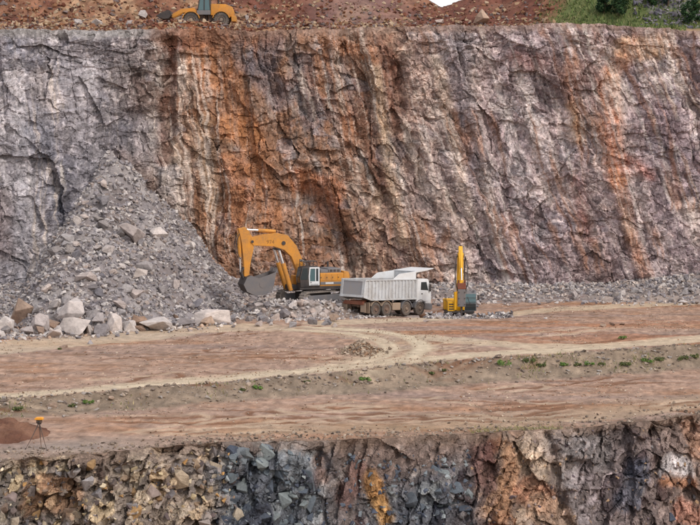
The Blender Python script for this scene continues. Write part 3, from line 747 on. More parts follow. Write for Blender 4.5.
# ================================================================== STONES
def hull_rock(seed, n, box=0.5, flat=0.75, bev=0.0):
    r = np.random.default_rng(seed)
    p = r.normal(size=(n, 3)); p /= np.linalg.norm(p, axis=1)[:, None]
    b = p / np.abs(p).max(1)[:, None]
    p = p * (1 - box) + b * box
    p *= r.uniform(0.8, 1.05, (n, 1)) * np.array([1.0, r.uniform(0.65, 1.0), r.uniform(0.5, 0.85) * flat / 0.75]) * 0.5
    bm = bmesh.new()
    for q in p: bm.verts.new(q)
    res = bmesh.ops.convex_hull(bm, input=bm.verts)
    bmesh.ops.delete(bm, geom=[v for v in bm.verts if not v.link_faces], context='VERTS')
    if bev:
        bmesh.ops.bevel(bm, geom=bm.edges[:], offset=bev, segments=1, affect='EDGES')
    bmesh.ops.triangulate(bm, faces=bm.faces)
    bm.verts.ensure_lookup_table(); bm.verts.index_update()
    V = np.array([v.co[:] for v in bm.verts]); Fc = np.array([[v.index for v in f.verts] for f in bm.faces])
    bm.free()
    return V, Fc
SMALL = [hull_rock(100 + i, 8 + i % 3, 0.8) for i in range(24)]
BIG = [hull_rock(300 + i, 11 + i % 4, 0.78, 0.85, 0.012) for i in range(22)]
def scatter(name, pts, sizes, cols, lab, cat, parent=None, mat=None, flat=1.0):
    """countless small stones as one mass"""
    Vs, Fs, Cs = [], [], []; off = 0
    k = rng.integers(0, len(SMALL), len(pts))
    qa = rng.normal(size=(len(pts), 4)); qa /= np.linalg.norm(qa, axis=1)[:, None]
    for i in range(len(pts)):
        v, f = SMALL[k[i]]
        w, x, y, z = qa[i]
        R = np.array([[1 - 2 * (y * y + z * z), 2 * (x * y - z * w), 2 * (x * z + y * w)], [2 * (x * y + z * w), 1 - 2 * (x * x + z * z), 2 * (y * z - x * w)], [2 * (x * z - y * w), 2 * (y * z + x * w), 1 - 2 * (x * x + y * y)]])
        vv = v @ R.T * sizes[i]; vv[:, 2] *= flat
        Vs.append(vv + pts[i]); Fs.append(f + off); Cs.append(np.broadcast_to(cols[i], (len(v), 3))); off += len(v)
    o = np_obj(name, np.concatenate(Vs), np.concatenate(Fs), mat or M['rubble'], np.concatenate(Cs), parent=parent)
    return tag(o, lab, cat, kind='stuff')
def colpick(n, pal_, var=0.12):
    p = lin(pal_); i = rng.integers(0, len(p), n)
    return p[i] * rng.uniform(1 - var, 1 + var, (n, 1))
BIGM = {}
def boulder(name, loc, size, mat, k=None, rot=None, parent=None, stretch=(1, 1, 1)):
    k = random.randrange(len(BIG)) if k is None else k
    key = (k, mat)
    if key not in BIGM: BIGM[key] = np_mesh('stone', BIG[k][0], BIG[k][1], M[mat])
    o = bpy.data.objects.new(name, BIGM[key]); col.objects.link(o)
    o.location = loc; o.scale = [size * s for s in stretch]
    o.rotation_euler = rot if rot is not None else (random.uniform(-.5, .5), random.uniform(-.5, .5), random.uniform(0, 6.28))
    if parent: o.parent = parent
    return o
def hit(px, py, fn=ground_z, y0=80.0, y1=185.0):
    """where the line of sight meets the ground"""
    d = ray(px, py); ys = np.arange(y0, y1, 0.1)
    t = ys / d[1]; x = d[0] * t; z = CAMZ + d[2] * t
    g = fn(x, ys); k = np.nonzero(z < g)[0]
    k = k[0] if len(k) else len(ys) - 1
    return np.array([x[k], ys[k], g[k]])
def px_per_m(y): return F / y

# ---- the row of pale blocks at the foot of the rubble slope
ROW = [  # centre px, base py, width px, height ratio, stone, label
    (4, 331, 16, 0.8, 'st_pale', 'pinkish boulder cut by the picture edge at the end of the row'),
    (24, 324, 25, 0.9, 'st_tan', 'brown slab with a dark side, standing at the start of the boulder row'),
    (28, 336, 13, 0.7, 'st_pale', 'pale narrow block leaning in front of the brown slab'),
    (40, 334, 21, 0.85, 'st_pale', 'pale rounded block between the brown slab and the white blocks'),
    (55, 325, 14, 0.8, 'st_grey', 'grey block wedged behind the pale blocks of the row'),
    (71, 323, 27, 0.85, 'st_pale', 'largest pinkish boulder with a broad flat face in the row'),
    (77, 337, 29, 0.65, 'st_pale', 'wide white boulder at the road edge below the pinkish one'),
    (54, 338, 12, 0.7, 'st_pale', 'small pale block beside the wide white boulder at the road edge'),
    (100, 336, 17, 0.6, 'st_grey', 'low grey block by the road between two white boulders'),
    (92, 322, 14, 0.7, 'st_grey', 'grey block behind the low grey block of the row'),
    (113, 333, 18, 1.0, 'st_pale', 'tall cream block in the middle of the boulder row'),
    (128, 332, 14, 0.9, 'st_pale', 'white wedge-shaped block next to the tall cream block'),
    (139, 330, 19, 0.75, 'st_tan', 'brown block with a dark hollow beside the white wedge'),
    (156, 331, 23, 0.55, 'st_pale', 'long low pale block past the brown one in the row'),
    (119, 313, 14, 0.7, 'st_pale', 'bright white stone lying above the boulder row'),
    (172, 328, 12, 0.6, 'st_grey', 'small grey block past the long low pale block'),
    (186, 327, 14, 0.6, 'st_grey', 'grey block just before the slab at the end of the row'),
    (212, 325, 31, 0.45, 'st_pale', 'long pale slab lying at the end of the row near the excavator'),
    (196, 309, 18, 0.6, 'st_grey', 'grey slab above the long pale slab on the rubble slope'),
    (229, 323, 11, 0.7, 'st_grey', 'small grey block beyond the long pale slab'),
    (129, 243, 30, 0.55, 'st_pale', 'broad pale slab high on the rubble slope'),
    (142, 273, 18, 0.75, 'st_grey', 'big grey block halfway down the rubble slope'),
    (157, 240, 15, 0.8, 'st_pale', 'pale round stone beside the broad slab on the rubble slope'),
    (84, 282, 16, 0.6, 'st_pale', 'pale slab low on the rubble slope above the pinkish boulder'),
    (335, 321, 9, 0.9, 'st_tan', 'rust-brown block behind the tail of the dump truck'),
]
for px, py, w, hr, mt, lab in ROW:
    p = hit(px, py)
    sz = w / px_per_m(p[1]) * 1.32
    o = boulder('boulder', (p[0], p[1] + 0.35 * sz, p[2] + 0.33 * sz * hr), sz, mt, None, (random.uniform(-.25, .25), random.uniform(-.25, .25), random.uniform(0, 6.28)), None, (1, 1.1, 1.15 * hr))
    tag(o, lab, 'boulder', 'blocks at the foot of the rubble slope')
tone = lambda m: {'st_grey': 'grey', 'st_pale': 'pale', 'st_tan': 'tan'}.get(m, 'brown')
sizew = lambda s, a, b: 'small' if s < a else ('large' if s > b else 'middling')
def lab_slope(px, py, s, m):
    return '%s %s boulder %s rubble slope, %s' % (sizew(s, 0.7, 0.95), tone(m), 'high on' if py < 235 else ('halfway up' if py < 280 else 'low on'), 'far from excavator' if px < 85 else ('about its middle' if px < 150 else 'towards excavator'))
def lab_fill(px, py, s, m): return '%s %s block in boulder row %s' % (sizew(s, 0.7, 0.95), tone(m), 'near brown slab' if px < 60 else ('about its middle' if px < 140 else 'near long pale slab'))
def lab_heap(px, py, s, m): return '%s %s rock %s excavator heap, %s' % (sizew(s, 0.5, 0.7), tone(m), 'up on' if py < 314 else 'at foot of', 'below bucket' if px < 282 else ('below cab' if px < 315 else 'by truck tail'))
def lab_wind(px, py, s, m): return '%s %s rock in low ridge %s' % (sizew(s, 0.45, 0.6), tone(m), 'beside truck cab' if px < 446 else ('before small yellow excavator' if px < 470 else 'past small yellow excavator'))
def lab_foot(px, py, s, m): return '%s %s fallen stone at rock face foot, %s' % (sizew(s, 0.5, 0.7), tone(m), 'past small excavator' if px < 530 else ('under pale streaks' if px < 590 else ('below orange streak' if px < 650 else 'beyond orange streak')))
def many_boulders(n, region, smin, smax, mats, lab, grp, sink=0.2, fn=ground_z, y0=80.0, y1=185.0, cat='boulder', name='boulder', pw=2.2):
    k = 0; tries = 0
    while k < n and tries < n * 30:
        tries += 1
        px, py = random.uniform(region[0], region[1]), random.uniform(region[2], region[3])
        if len(region) > 4 and not region[4](px, py): continue
        p = hit(px, py, fn, y0, y1)
        s = smin + (smax - smin) * random.random() ** pw
        o = boulder(name, (p[0], p[1], p[2] + s * sink), s, random.choice(mats))
        tag(o, lab(px, py, s, o.data.materials[0].name) if callable(lab) else lab, cat, grp); k += 1
on_cone = lambda px, py: py > 165 + max(0, px - 104) * 0.87 and py > 165 + max(0, 96 - px) * 2.1
many_boulders(85, (20, 250, 185, 322, on_cone), 0.5, 1.3, ['st_grey', 'st_grey', 'st_pale'], lab_slope, 'boulders on the rubble slope')
many_boulders(44, (-5, 225, 318, 337, lambda px, py: abs(py - (334 - 0.055 * px)) < 7), 0.55, 1.2, ['st_grey', 'st_pale', 'st_tan'], lab_fill, 'blocks filling the boulder row', 0.25, pw=1.5)
many_boulders(56, (258, 340, 302, 327), 0.4, 1.0, ['st_grey', 'st_pale', 'st_pale'], lab_heap, 'rocks on the excavator heap', 0.2)
many_boulders(26, (425, 482, 303, 311), 0.35, 0.8, ['st_grey', 'st_pale'], lab_wind, 'rocks by the small excavator', 0.25)
many_boulders(55, (478, 699, 285, 304), 0.35, 0.95, ['st_grey', 'st_pale', 'st_grey'], lab_foot, 'stones along the foot of the rock face', 0.2)
for px, py, w, lab in [(603, 327, 8, 'flat pale stone lying in the orange earth at the near end of three'), (612, 325.5, 10, 'middle flat pale stone of three in the orange earth'), (622, 325, 7, 'small flat stone at the far end of three in the orange earth'),
                       (683, 304, 12, 'pale flat stone beside the road near the picture edge'), (546, 319, 6, 'small white stone on the flat below the upper road'), (427, 322, 8, 'pale stone on the road in front of the dump truck cab'),
                       (52, 408, 12, 'tan rounded stone on the bank among the weeds'), (111, 400, 9, 'pale brown stone on the bank below the road'), (64, 348, 9, 'dark stone at the edge of the haul road below the boulder row'),
                       (181, 432, 4, 'small orange stone lying near the rim of the lower face')]:
    p = hit(px, py, floor_z); s = w / px_per_m(p[1])
    tag(boulder('stone', (p[0], p[1], p[2] + 0.14 * s), s, 'st_tan' if ('tan' in lab or 'brown' in lab or 'dark' in lab or 'orange' in lab) else 'st_pale', None, (0, 0, random.uniform(0, 6)), None, (1, 1, 0.7)), lab, 'stone')

# ---- countless smaller stones
def scat_world(n, sampler, fn, smin, smax, palette, name, lab, pw=3.0, cat='rubble', flat=0.85):
    xy = sampler(n); z = fn(xy[:, 0], xy[:, 1])
    s = smin + (smax - smin) * rng.random(len(xy)) ** pw
    pts = np.stack([xy[:, 0], xy[:, 1], z + 0.12 * s], -1)
    return scatter(name, pts, s, colpick(len(xy), palette), lab, cat, flat=flat)
def samp_talus(n):
    out = []
    while sum(map(len, out)) < n:
        x = rng.uniform(-44, -7, n); y = rng.uniform(128, 173, n)
        z = talus_z(x, y); k = (z > floor_z(x, y) - 0.05) & (y < YC(x) + 0.12 * z + 2.5)
        out.append(np.stack([x, y], -1)[k])
    return np.concatenate(out)[:n]
GREYS = [(134, 127, 128), (150, 143, 142), (167, 159, 155), (118, 111, 112), (188, 179, 173), (148, 134, 126)]
scat_world(28000, samp_talus, talus_z, 0.10, 0.62, GREYS, 'slope_rubble', 'small grey rubble covering the cone below the rock face', 2.6)
def samp_heap(n):
    a = rng.uniform(0, 6.283, n); r = np.sqrt(rng.random(n)) * 1.02
    return np.stack([EXC[0] - 0.6 + r * 7.2 * np.cos(a), 153.6 + r * 8.0 * np.sin(a)], -1)
scat_world(2600, samp_heap, lambda x, y: np.maximum(heap_z(x, y), floor_z(x, y)), 0.10, 0.5, GREYS + [(200, 190, 182), (196, 186, 178), (190, 180, 172)], 'heap_rubble', 'small broken rock covering the heap under the big excavator', 2.2)
def samp_foot(n):
    x = rng.uniform(-10, 44, n); return np.stack([x, YC(x) + 1.0 - np.abs(rng.normal(0, 4.2, n))], -1)
scat_world(8500, samp_foot, ground_z, 0.10, 0.6, GREYS + [(196, 180, 168)], 'foot_rubble', 'small fallen rubble along the foot of the tall rock face', 2.6)
def samp_wind(n):
    x = rng.uniform(6.2, 13.5, n); return np.stack([x, 150.6 + 0.12 * (x - 6) + rng.normal(0, 0.7, n)], -1)
scat_world(620, samp_wind, lambda x, y: floor_z(x, y) + 0.5 * np.exp(-((y - 150.6 - 0.12 * (x - 6)) / 0.6) ** 2) * rng.random(len(x)), 0.15, 0.55, GREYS + [(200, 192, 186)], 'windrow_rubble', 'small grey rubble heaped in front of the small excavator', 1.6)
def samp_row(n):
    px = rng.uniform(-30, 235, n); py = np.interp(px, [-30, 0, 100, 180, 235], [343, 338, 331, 326, 322]) + rng.normal(0, 2.5, n)
    return np.array([G(a, b)[:2] for a, b in zip(px, py)])
scat_world(1500, samp_row, ground_z, 0.10, 0.6, GREYS + [(200, 188, 178), (176, 150, 130)], 'row_rubble', 'small pale rubble between the blocks beside the haul road', 2.2)
def samp_floor(n):
    x = rng.uniform(-40, 40, n); y0 = Ye(x); y = y0 + (160 - y0) * rng.random(n)
    k = vnoise(x * 0.25, y * 0.12, 700) ** 2 > rng.random(n) * 0.7
    return np.stack([x, y], -1)[k]
scat_world(46000, samp_floor, floor_z, 0.03, 0.19, [(160, 136, 114), (182, 160, 136), (132, 108, 88), (154, 140, 126), (140, 104, 78), (120, 98, 82), (196, 178, 158)], 'scattered_gravel', 'small loose stones scattered over the quarry floor', 3.5, 'gravel', 0.6)
def samp_bank(n):
    x = rng.uniform(-32, 36, n); return np.stack([x, Yb(x) - np.abs(rng.normal(1.4, 1.5, n))], -1)
scat_world(2600, samp_bank, floor_z, 0.05, 0.42, [(140, 124, 110), (164, 146, 130), (116, 102, 92), (150, 140, 132)], 'bank_gravel', 'loose stones along the bank below the road', 3.0, 'gravel', 0.7)
def samp_rim(n):
    x = rng.uniform(-28, 32, n); return np.stack([x, Ye(x) + np.abs(rng.normal(0.1, 1.6, n))], -1)
scat_world(2600, samp_rim, floor_z, 0.04, 0.28, [(128, 112, 98), (146, 128, 112), (104, 92, 82), (158, 142, 126)], 'rim_gravel', 'loose stones along the rim of the lower rock face', 2.6, 'gravel', 0.8)
# stone pile inside the bend of the road
pc = G(361, 352)
def pile_z(x, y): return floor_z(x, y) + 0.6 * np.exp(-(((x - pc[0]) / 0.8) ** 2 + ((y - pc[1]) / 1.6) ** 2))
def samp_pile(n): return np.stack([pc[0] + rng.normal(0, 0.62, n), pc[1] + rng.normal(0, 1.3, n)], -1)
scat_world(520, samp_pile, pile_z, 0.10, 0.42, [(150, 132, 114), (176, 158, 138), (122, 106, 92), (140, 112, 90)], 'stone_pile', 'small pile of brown stones inside the bend of the road', 2.0)
# red spoil mound by the survey tripod
mc = G(6, 436, -0.5)
xa = np.linspace(-4.6, 2.5, 90); ya = np.linspace(-3.2, 3.2, 60); Xp, Yp = np.meshgrid(xa, ya)
rr = np.sqrt((Xp / np.where(Xp < 0, 4.6, 2.3)) ** 2 + (Yp / 3.0) ** 2)
Zp = floor_z(Xp + mc[0], Yp + mc[1]) - 0.15 + 1.0 * np.clip(1 - rr, 0, 1) ** 0.75 * (1 + 0.22 * fbm(Xp * 1.1, Yp * 1.1, 4, 710)) + 0.10 * fbm(Xp * 4, Yp * 4, 3, 711)
Cm = blend(np.broadcast_to(lin((104, 72, 58)), Xp.shape + (3,)), lin((126, 92, 74)), sstep(-0.1, 0.4, fbm(Xp, Yp, 4, 712)))
o = np_obj('soil_mound', np.stack([Xp + mc[0], Yp + mc[1], Zp], -1).reshape(-1, 3), grid_faces(60, 90), M['soil'], Cm.reshape(-1, 3))
tag(o, 'mound of dark red soil tipped behind the survey tripod', 'mound')

# ---- separate blocks standing out of the lower face
def low_point(x, t):
    i = int(np.clip(np.searchsorted(LX, x), 0, len(LX) - 1)); k = int(np.clip(np.searchsorted(LT, t), 0, len(LT) - 1))
    return LX[i], LY[k, i], LZ[k, i]
def face_blocks(n, pxr, tr, mats, smin, smax):
    for _ in range(n):
        px = random.uniform(*pxr); t = random.uniform(*tr)
        x = (px - 350) / F * float(np.interp((px - 350) / F * 90, EX, EY)); x, y, z = low_point(x, t)
        s = smin + (smax - smin) * random.random() ** 1.8
        boulder('rock_block', (x, y + 0.27 * s, z - 0.1 * s), s * 1.15, random.choice(mats), parent=low_face, rot=(random.uniform(-.8, .8), random.uniform(-.8, .8), random.uniform(0, 6.28)), stretch=(1, 0.9, random.uniform(0.7, 1.5)))
face_blocks(165, (-10, 236), (0.35, 5.5), ['st_brown', 'st_brown', 'st_brown', 'st_grey'], 0.35, 0.95)
face_blocks(85, (224, 316), (0.3, 6.0), ['st_blue'], 0.4, 1.05)
face_blocks(38, (385, 472), (1.6, 6.0), ['st_blue'], 0.35, 0.9)
face_blocks(12, (560, 700), (0.5, 6.0), ['st_grey', 'st_blue'], 0.3, 0.6)
def samp_low(n, pxr, palette, name, lab, tmin, smax):
    pts = []
    for _ in range(n):
        px = random.uniform(*pxr); t = tmin + random.random() * (6.5 - tmin)
        x = (px - 350) / F * 92.0; x, y, z = low_point(x, t); pts.append((x, y, z))
    s = 0.06 + (smax - 0.06) * rng.random(n) ** 2.2
    scatter(name, np.array(pts), s, colpick(n, palette, 0.2), lab, 'rubble')
samp_low(1100, (-40, 240), [(186, 166, 132), (150, 126, 106), (208, 192, 164), (110, 98, 94), (176, 136, 88), (130, 122, 122), (96, 84, 82)], 'brown_face_rubble', 'small brown and cream rubble lodged in the lower face', 0.2, 0.42)
samp_low(700, (228, 475), [(92, 98, 108), (124, 130, 134), (78, 82, 94), (142, 146, 146)], 'blue_face_rubble', 'small blue-grey rubble lodged in the lower face', 0.8, 0.4)
samp_low(450, (470, 740), [(124, 108, 104), (150, 132, 124), (96, 84, 88), (170, 140, 110)], 'purple_face_rubble', 'small purple-brown rubble lodged in the lower face', 0.2, 0.3)

# ================================================================== TOP OF THE FACE
def hit_b(px, py): return hit(px, py, bench_z, 176.0, 280.0)
for px, py, w, lab in [(482, 24, 19, 'large tan boulder at the edge of the upper bench before red spoil'), (78, 28, 11, 'pale stone on the grey lip of the upper bench, first of three'), (97, 28, 10, 'pale stone on the lip of the upper bench, middle of three'), (130, 27, 9, 'pale stone on the lip of the upper bench nearest the wheel loader'),
                       (143, 18, 10, 'pale leaning slab on the spoil slope behind the loader bucket'), (440, 24, 8, 'pale stone at the foot of the red spoil near the sky gap'), (460, 25, 7, 'small tan stone beside the large tan boulder on the bench'), (246, 20, 6, 'small pale stone on the red soil behind the wheel loader')]:
    p = hit_b(px, py); s = w / px_per_m(p[1]) * 1.15
    tag(boulder('boulder', (p[0], p[1], p[2] + 0.3 * s), s, 'st_tan' if 'tan' in lab else 'st_pale', 3 if w == 19 else None, (0.1, 0.1, random.uniform(0, 6)), None, (1, 1, 0.9)), lab, 'boulder')
def samp_top(n):
    x = rng.uniform(-45, 21, n); return np.stack([x, YC(x) + 4.2 + np.abs(rng.normal(6, 9, n))], -1)
scat_world(26000, samp_top, bench_z, 0.08, 0.7, [(128, 90, 66), (150, 122, 96), (100, 70, 58), (166, 144, 120), (112, 98, 94), (104, 64, 50)], 'spoil_rubble', 'red and tan rubble covering the spoil above the rock face', 3.0)
def samp_top2(n):
    x = rng.uniform(29, 36, n); return np.stack([x, YC(x) + rng.uniform(14, 24, n)], -1)
scat_world(420, samp_top2, bench_z, 0.2, 0.9, [(120, 114, 120), (140, 132, 134), (96, 92, 100)], 'hill_rubble', 'grey rubble patch on the grassy rise', 2.0)
# grass
def blades(n, xy, fn, h0, h1, w, cols):
    z = fn(xy[:, 0], xy[:, 1]); a = rng.uniform(0, 6.283, n); h = rng.uniform(h0, h1, n); le = rng.normal(0, 0.4, (n, 2)) * h[:, None]
    base = np.stack([xy[:, 0], xy[:, 1], z - 0.02], -1); d = np.stack([np.cos(a) * w, np.sin(a) * w, 0 * a], -1)
    tip = base + np.stack([le[:, 0], le[:, 1], h], -1)
    V = np.stack([base - d, base + d, tip], 1).reshape(-1, 3)
    return V, np.arange(n * 3).reshape(-1, 3), np.repeat(cols, 3, 0)
n = 16000
x = rng.uniform(17, 46, n); xy = np.stack([x, YC(x) + 5.5 + rng.random(n) * 26], -1)
k = (vnoise(xy[:, 0] * 0.3, xy[:, 1] * 0.3, 720) > 0.3) & (350 + F * xy[:, 0] / xy[:, 1] > 530 + 40 * rng.random(n))
xy = xy[k]
V, Fc, Cc = blades(len(xy), xy, bench_z, 0.15, 0.5, 0.09, colpick(len(xy), [(86, 102, 54), (104, 114, 64), (72, 88, 48), (124, 124, 82)], 0.2))
tag(np_obj('grass', V, Fc, M['plant'], Cc), 'green grass on the rise above the rock face', 'grass', kind='stuff')
n = 1500
px = rng.uniform(466, 560, n); x = (px - 350) / F * 100; xy = np.stack([x, Ye(x) + 0.2 + np.abs(rng.normal(0, 0.8, n))], -1)
V, Fc, Cc = blades(n, xy, floor_z, 0.03, 0.14, 0.02, colpick(n, [(128, 128, 78), (146, 138, 96)], 0.2))
tag(np_obj('rim_grass', V, Fc, M['plant'], Cc), 'thin dry grass along the rim of the lower face', 'grass', kind='stuff')

n = 5200
px = rng.uniform(-30, 730, n); x = (px - 350) / F * np.interp(px, [0, 350, 700], [104, 113, 124]); xy = np.stack([x, Yb(x) - np.abs(rng.normal(1.6, 1.3, n))], -1)
k = rng.random(n) < sstep(0.45, 0.75, vnoise(xy[:, 0] * 0.5, xy[:, 1] * 0.5, 730)) * (0.25 + 0.75 * sstep(470, 540, px)); xy = xy[k]
V, Fc, Cc = blades(len(xy), xy, floor_z, 0.06, 0.3, 0.03, colpick(len(xy), [(140, 128, 88), (118, 116, 70), (98, 108, 60), (158, 142, 104)], 0.2))
tag(np_obj('bank_grass', V, Fc, M['plant'], Cc), 'thin dry grass growing between the weeds on the bank', 'grass', kind='stuff')

def leaf_cloud(n, centers, rad, size, cols, up=0.3):
    """many small leaves spread through a few uneven clumps"""
    ci = rng.integers(0, len(centers), n); c = np.array(centers)[ci]; r = np.array(rad)[ci]
    d = rng.normal(size=(n, 3)); d /= np.linalg.norm(d, axis=1)[:, None]
    p = c + d * (r * rng.random(n) ** 0.4)[:, None] * np.array([1, 1, 0.85])
    a = rng.normal(size=(n, 3)); a[:, 2] += up; a /= np.linalg.norm(a, axis=1)[:, None]
    b = np.cross(a, rng.normal(size=(n, 3))); b /= np.linalg.norm(b, axis=1)[:, None]
    s = size * rng.uniform(0.6, 1.4, n)[:, None]
    V = np.stack([p - a * s, p + b * s * 0.5, p + a * s, p - b * s * 0.5], 1).reshape(-1, 3)
    return V, np.arange(n * 4).reshape(-1, 4), np.repeat(cols, 4, 0)
def tree(name, px, py, h, w, cols, lab, conifer=False, nl=2600):
    p = hit_b(px, py); root = empty(name, tuple(p)); tag(root, lab, 'tree' if 'tree' in lab else 'bush', 'bushes above the rock face')
    m = MB(); m.tube((0, 0, -0.2), (0.1, 0, h * 0.75), 0.05 * h ** 0.8, 0.02, 8)
    for i in range(6):
        a = random.uniform(0, 6.28); z = h * random.uniform(0.2, 0.6); m.tube((0.03, 0, z), (math.cos(a) * w * 0.35, math.sin(a) * w * 0.35, z + h * 0.2), 0.03, 0.012, 6)
    m.build('trunk', M['bark'], root)
    cs, rs = [], []
    for i in range(26):
        t = random.random(); a = random.uniform(0, 6.28)
        rr_ = w * 0.42 * ((1 - 0.75 * t) if conifer else math.sin(math.pi * (0.15 + 0.8 * t)) ** 0.6) * random.uniform(0.4, 1.05)
        cs.append((math.cos(a) * rr_, math.sin(a) * rr_, h * (0.1 + 0.85 * t))); rs.append(w * random.uniform(0.10, 0.2))
    V, Fq_, Cc = leaf_cloud(nl, cs, rs, 0.10, colpick(nl, cols, 0.3))
    np_obj('crown', V, Fq_, M['plant'], Cc, parent=root)
DG = [(44, 66, 42), (54, 78, 46), (36, 54, 38), (66, 88, 52)]
tree('bush', 618, 17, 2.3, 2.7, DG, 'dark green round bush on the grassy rise')
tree('bush', 604, 13, 1.6, 1.8, DG, 'smaller dark bush beside the round bush on the rise')
tree('conifer_tree', 668, 6, 2.6, 2.0, [(38, 52, 48), (48, 62, 52), (32, 44, 42)], 'dark bluish tree at the top of the grassy rise', True)
tree('bush', 692, 23, 2.4, 2.4, DG, 'dark green bush at the end of the upper bench by the picture edge')
tree('bush', 652, 5, 1.4, 1.6, DG, 'small bush between grey rubble and the bluish tree')

# ---- weeds on the bank
WEEDS = [(17, 411, 12, 0), (88, 404, 11, 1), (73, 407, 8, 0), (258, 389, 11, 1), (243, 391, 6, 0), (307, 383, 7, 0), (365, 381, 13, 1), (432, 374, 7, 0), (503, 366, 17, 1), (529, 363, 13, 0), (541, 366, 9, 0), (563, 366, 10, 1), (577, 366, 9, 0), (588, 365, 11, 1),
         (601, 366, 9, 0), (626, 366, 13, 0), (648, 363, 14, 1), (660, 362, 11, 0), (682, 361, 14, 0), (694, 358, 12, 0), (622, 339, 8, 1), (444, 372, 6, 0), (60, 350, 5, 0)]
GREEN = [[(84, 98, 56), (98, 108, 64), (72, 84, 50), (128, 120, 84)], [(88, 122, 54), (104, 134, 66), (76, 104, 48), (128, 134, 82)]]
ORD = 'first second third fourth fifth sixth seventh eighth ninth tenth eleventh twelfth'.split()
wl_ = {4: 'tiny weed just before the clump below the straight road', 5: 'small weed on the bank halfway between two green clumps', 7: 'small weed on the bank below the meeting of the roads', 21: 'tiny weed just past the meeting of the roads',
       **{8 + i: '%s green weed in the long line on the bank, counted from the road bend' % ORD[i] for i in range(12)}, 0: 'pale green weed tuft at the far left end of the bank', 1: 'bright green weed clump beside the tan stone on the bank', 2: 'small weed tuft between the tan stone and the bright clump', 3: 'green weed clump on the bank below the straight road', 6: 'bright green weed clump on the bank below the road bend', 20: 'yellow-green weed standing alone on the orange flat between the roads', 22: 'small weed at the edge of the haul road below the boulders'}
for i, (px, py, w, br) in enumerate(WEEDS):
    p = hit(px, py, floor_z); W_ = 0.82 * w / px_per_m(p[1])
    cs = [(random.uniform(-.5, .5) * W_, random.uniform(-.4, .4) * W_, random.uniform(0.05, 0.28) * W_) for _ in range(9)]
    V, Fq_, Cc = leaf_cloud(420, cs, [0.2 * W_] * 9, 0.05, colpick(420, GREEN[br], 0.25))
    V[:, 2] = np.abs(V[:, 2])
    m = MB()
    for c in cs[:6]: m.tube((c[0] * 0.3, c[1] * 0.3, -0.05), c, 0.012, 0.006, 5)
    root = empty('weed', (p[0], p[1], p[2])); m.build('stem', M['bark'], root); np_obj('leaves', V, Fq_, M['plant'], Cc, parent=root)
    tag(root, wl_.get(i, 'low green weed in the line along the bank below the roads'), 'weed', 'weeds along the bank')

# ================================================================== MACHINES
def arc_band(cx, cz, r0, r1, a0, a1, n=10):
    """profile of a curved mudguard"""
    o_ = [(cx + r1 * math.cos(a0 + (a1 - a0) * i / n), cz + r1 * math.sin(a0 + (a1 - a0) * i / n)) for i in range(n + 1)]
    i_ = [(cx + r0 * math.cos(a0 + (a1 - a0) * i / n), cz + r0 * math.sin(a0 + (a1 - a0) * i / n)) for i in range(n + 1)]
    return o_ + i_[::-1]
def wheel(root, x, y, r, w, rimmat='rim', side=1, dual=False, rim_r=0.52, lug=False):
    m = MB(); h = w / 2
    prof = [(-h * 0.75, r * 0.55), (-h * 0.95, r * 0.62), (-h, r * 0.8), (-h * 0.9, r * 0.95), (-h * 0.65, r), (h * 0.65, r), (h * 0.9, r * 0.95), (h, r * 0.8), (h * 0.95, r * 0.62), (h * 0.75, r * 0.55)]
    m.lathe_y(prof, x, y, r, 32)
    if lug:
        for k in range(22):
            a = 2 * math.pi * k / 22
            for sgn in (-1, 1):
                mt = Matrix.Translation((x, y, r)) @ Matrix.Rotation(a + sgn * 0.07, 4, 'Y') @ Matrix.Translation((0, sgn * h * 0.45, r * 0.995)) @ Matrix.Rotation(sgn * 0.5, 4, 'Z')
                m.box(-0.045, 0.045, -h * 0.5, h * 0.5, -0.02, 0.045, mt)
    t = m.build('wheel', M['tyre'], root, smooth=True)
    m = MB(); yo = y + side * h * 0.74
    m.lathe_y([(-0.03, r * rim_r * 1.08), (0.045, r * rim_r * 1.08), (0.05, r * rim_r * 0.98), (-0.02, r * rim_r * 0.86), (-0.05, r * rim_r * 0.55), (0.06, r * rim_r * 0.42), (0.09, r * rim_r * 0.36), (0.1, r * rim_r * 0.05)][::1], x, yo, r, 24) if side > 0 else \
        m.lathe_y([(0.03, r * rim_r * 1.08), (-0.045, r * rim_r * 1.08), (-0.05, r * rim_r * 0.98), (0.02, r * rim_r * 0.86), (0.05, r * rim_r * 0.55), (-0.06, r * rim_r * 0.42), (-0.09, r * rim_r * 0.36), (-0.1, r * rim_r * 0.05)], x, yo, r, 24)
    for k in range(8):
        a = 2 * math.pi * k / 8 + 0.2; rr_ = r * rim_r * 0.7
        m.tube((x + rr_ * math.cos(a), yo - side * 0.03, r + rr_ * math.sin(a)), (x + rr_ * math.cos(a), yo + side * 0.03, r + rr_ * math.sin(a)), 0.025, None, 6)
    m.build('rim', M[rimmat], t, smooth=True)
    return t

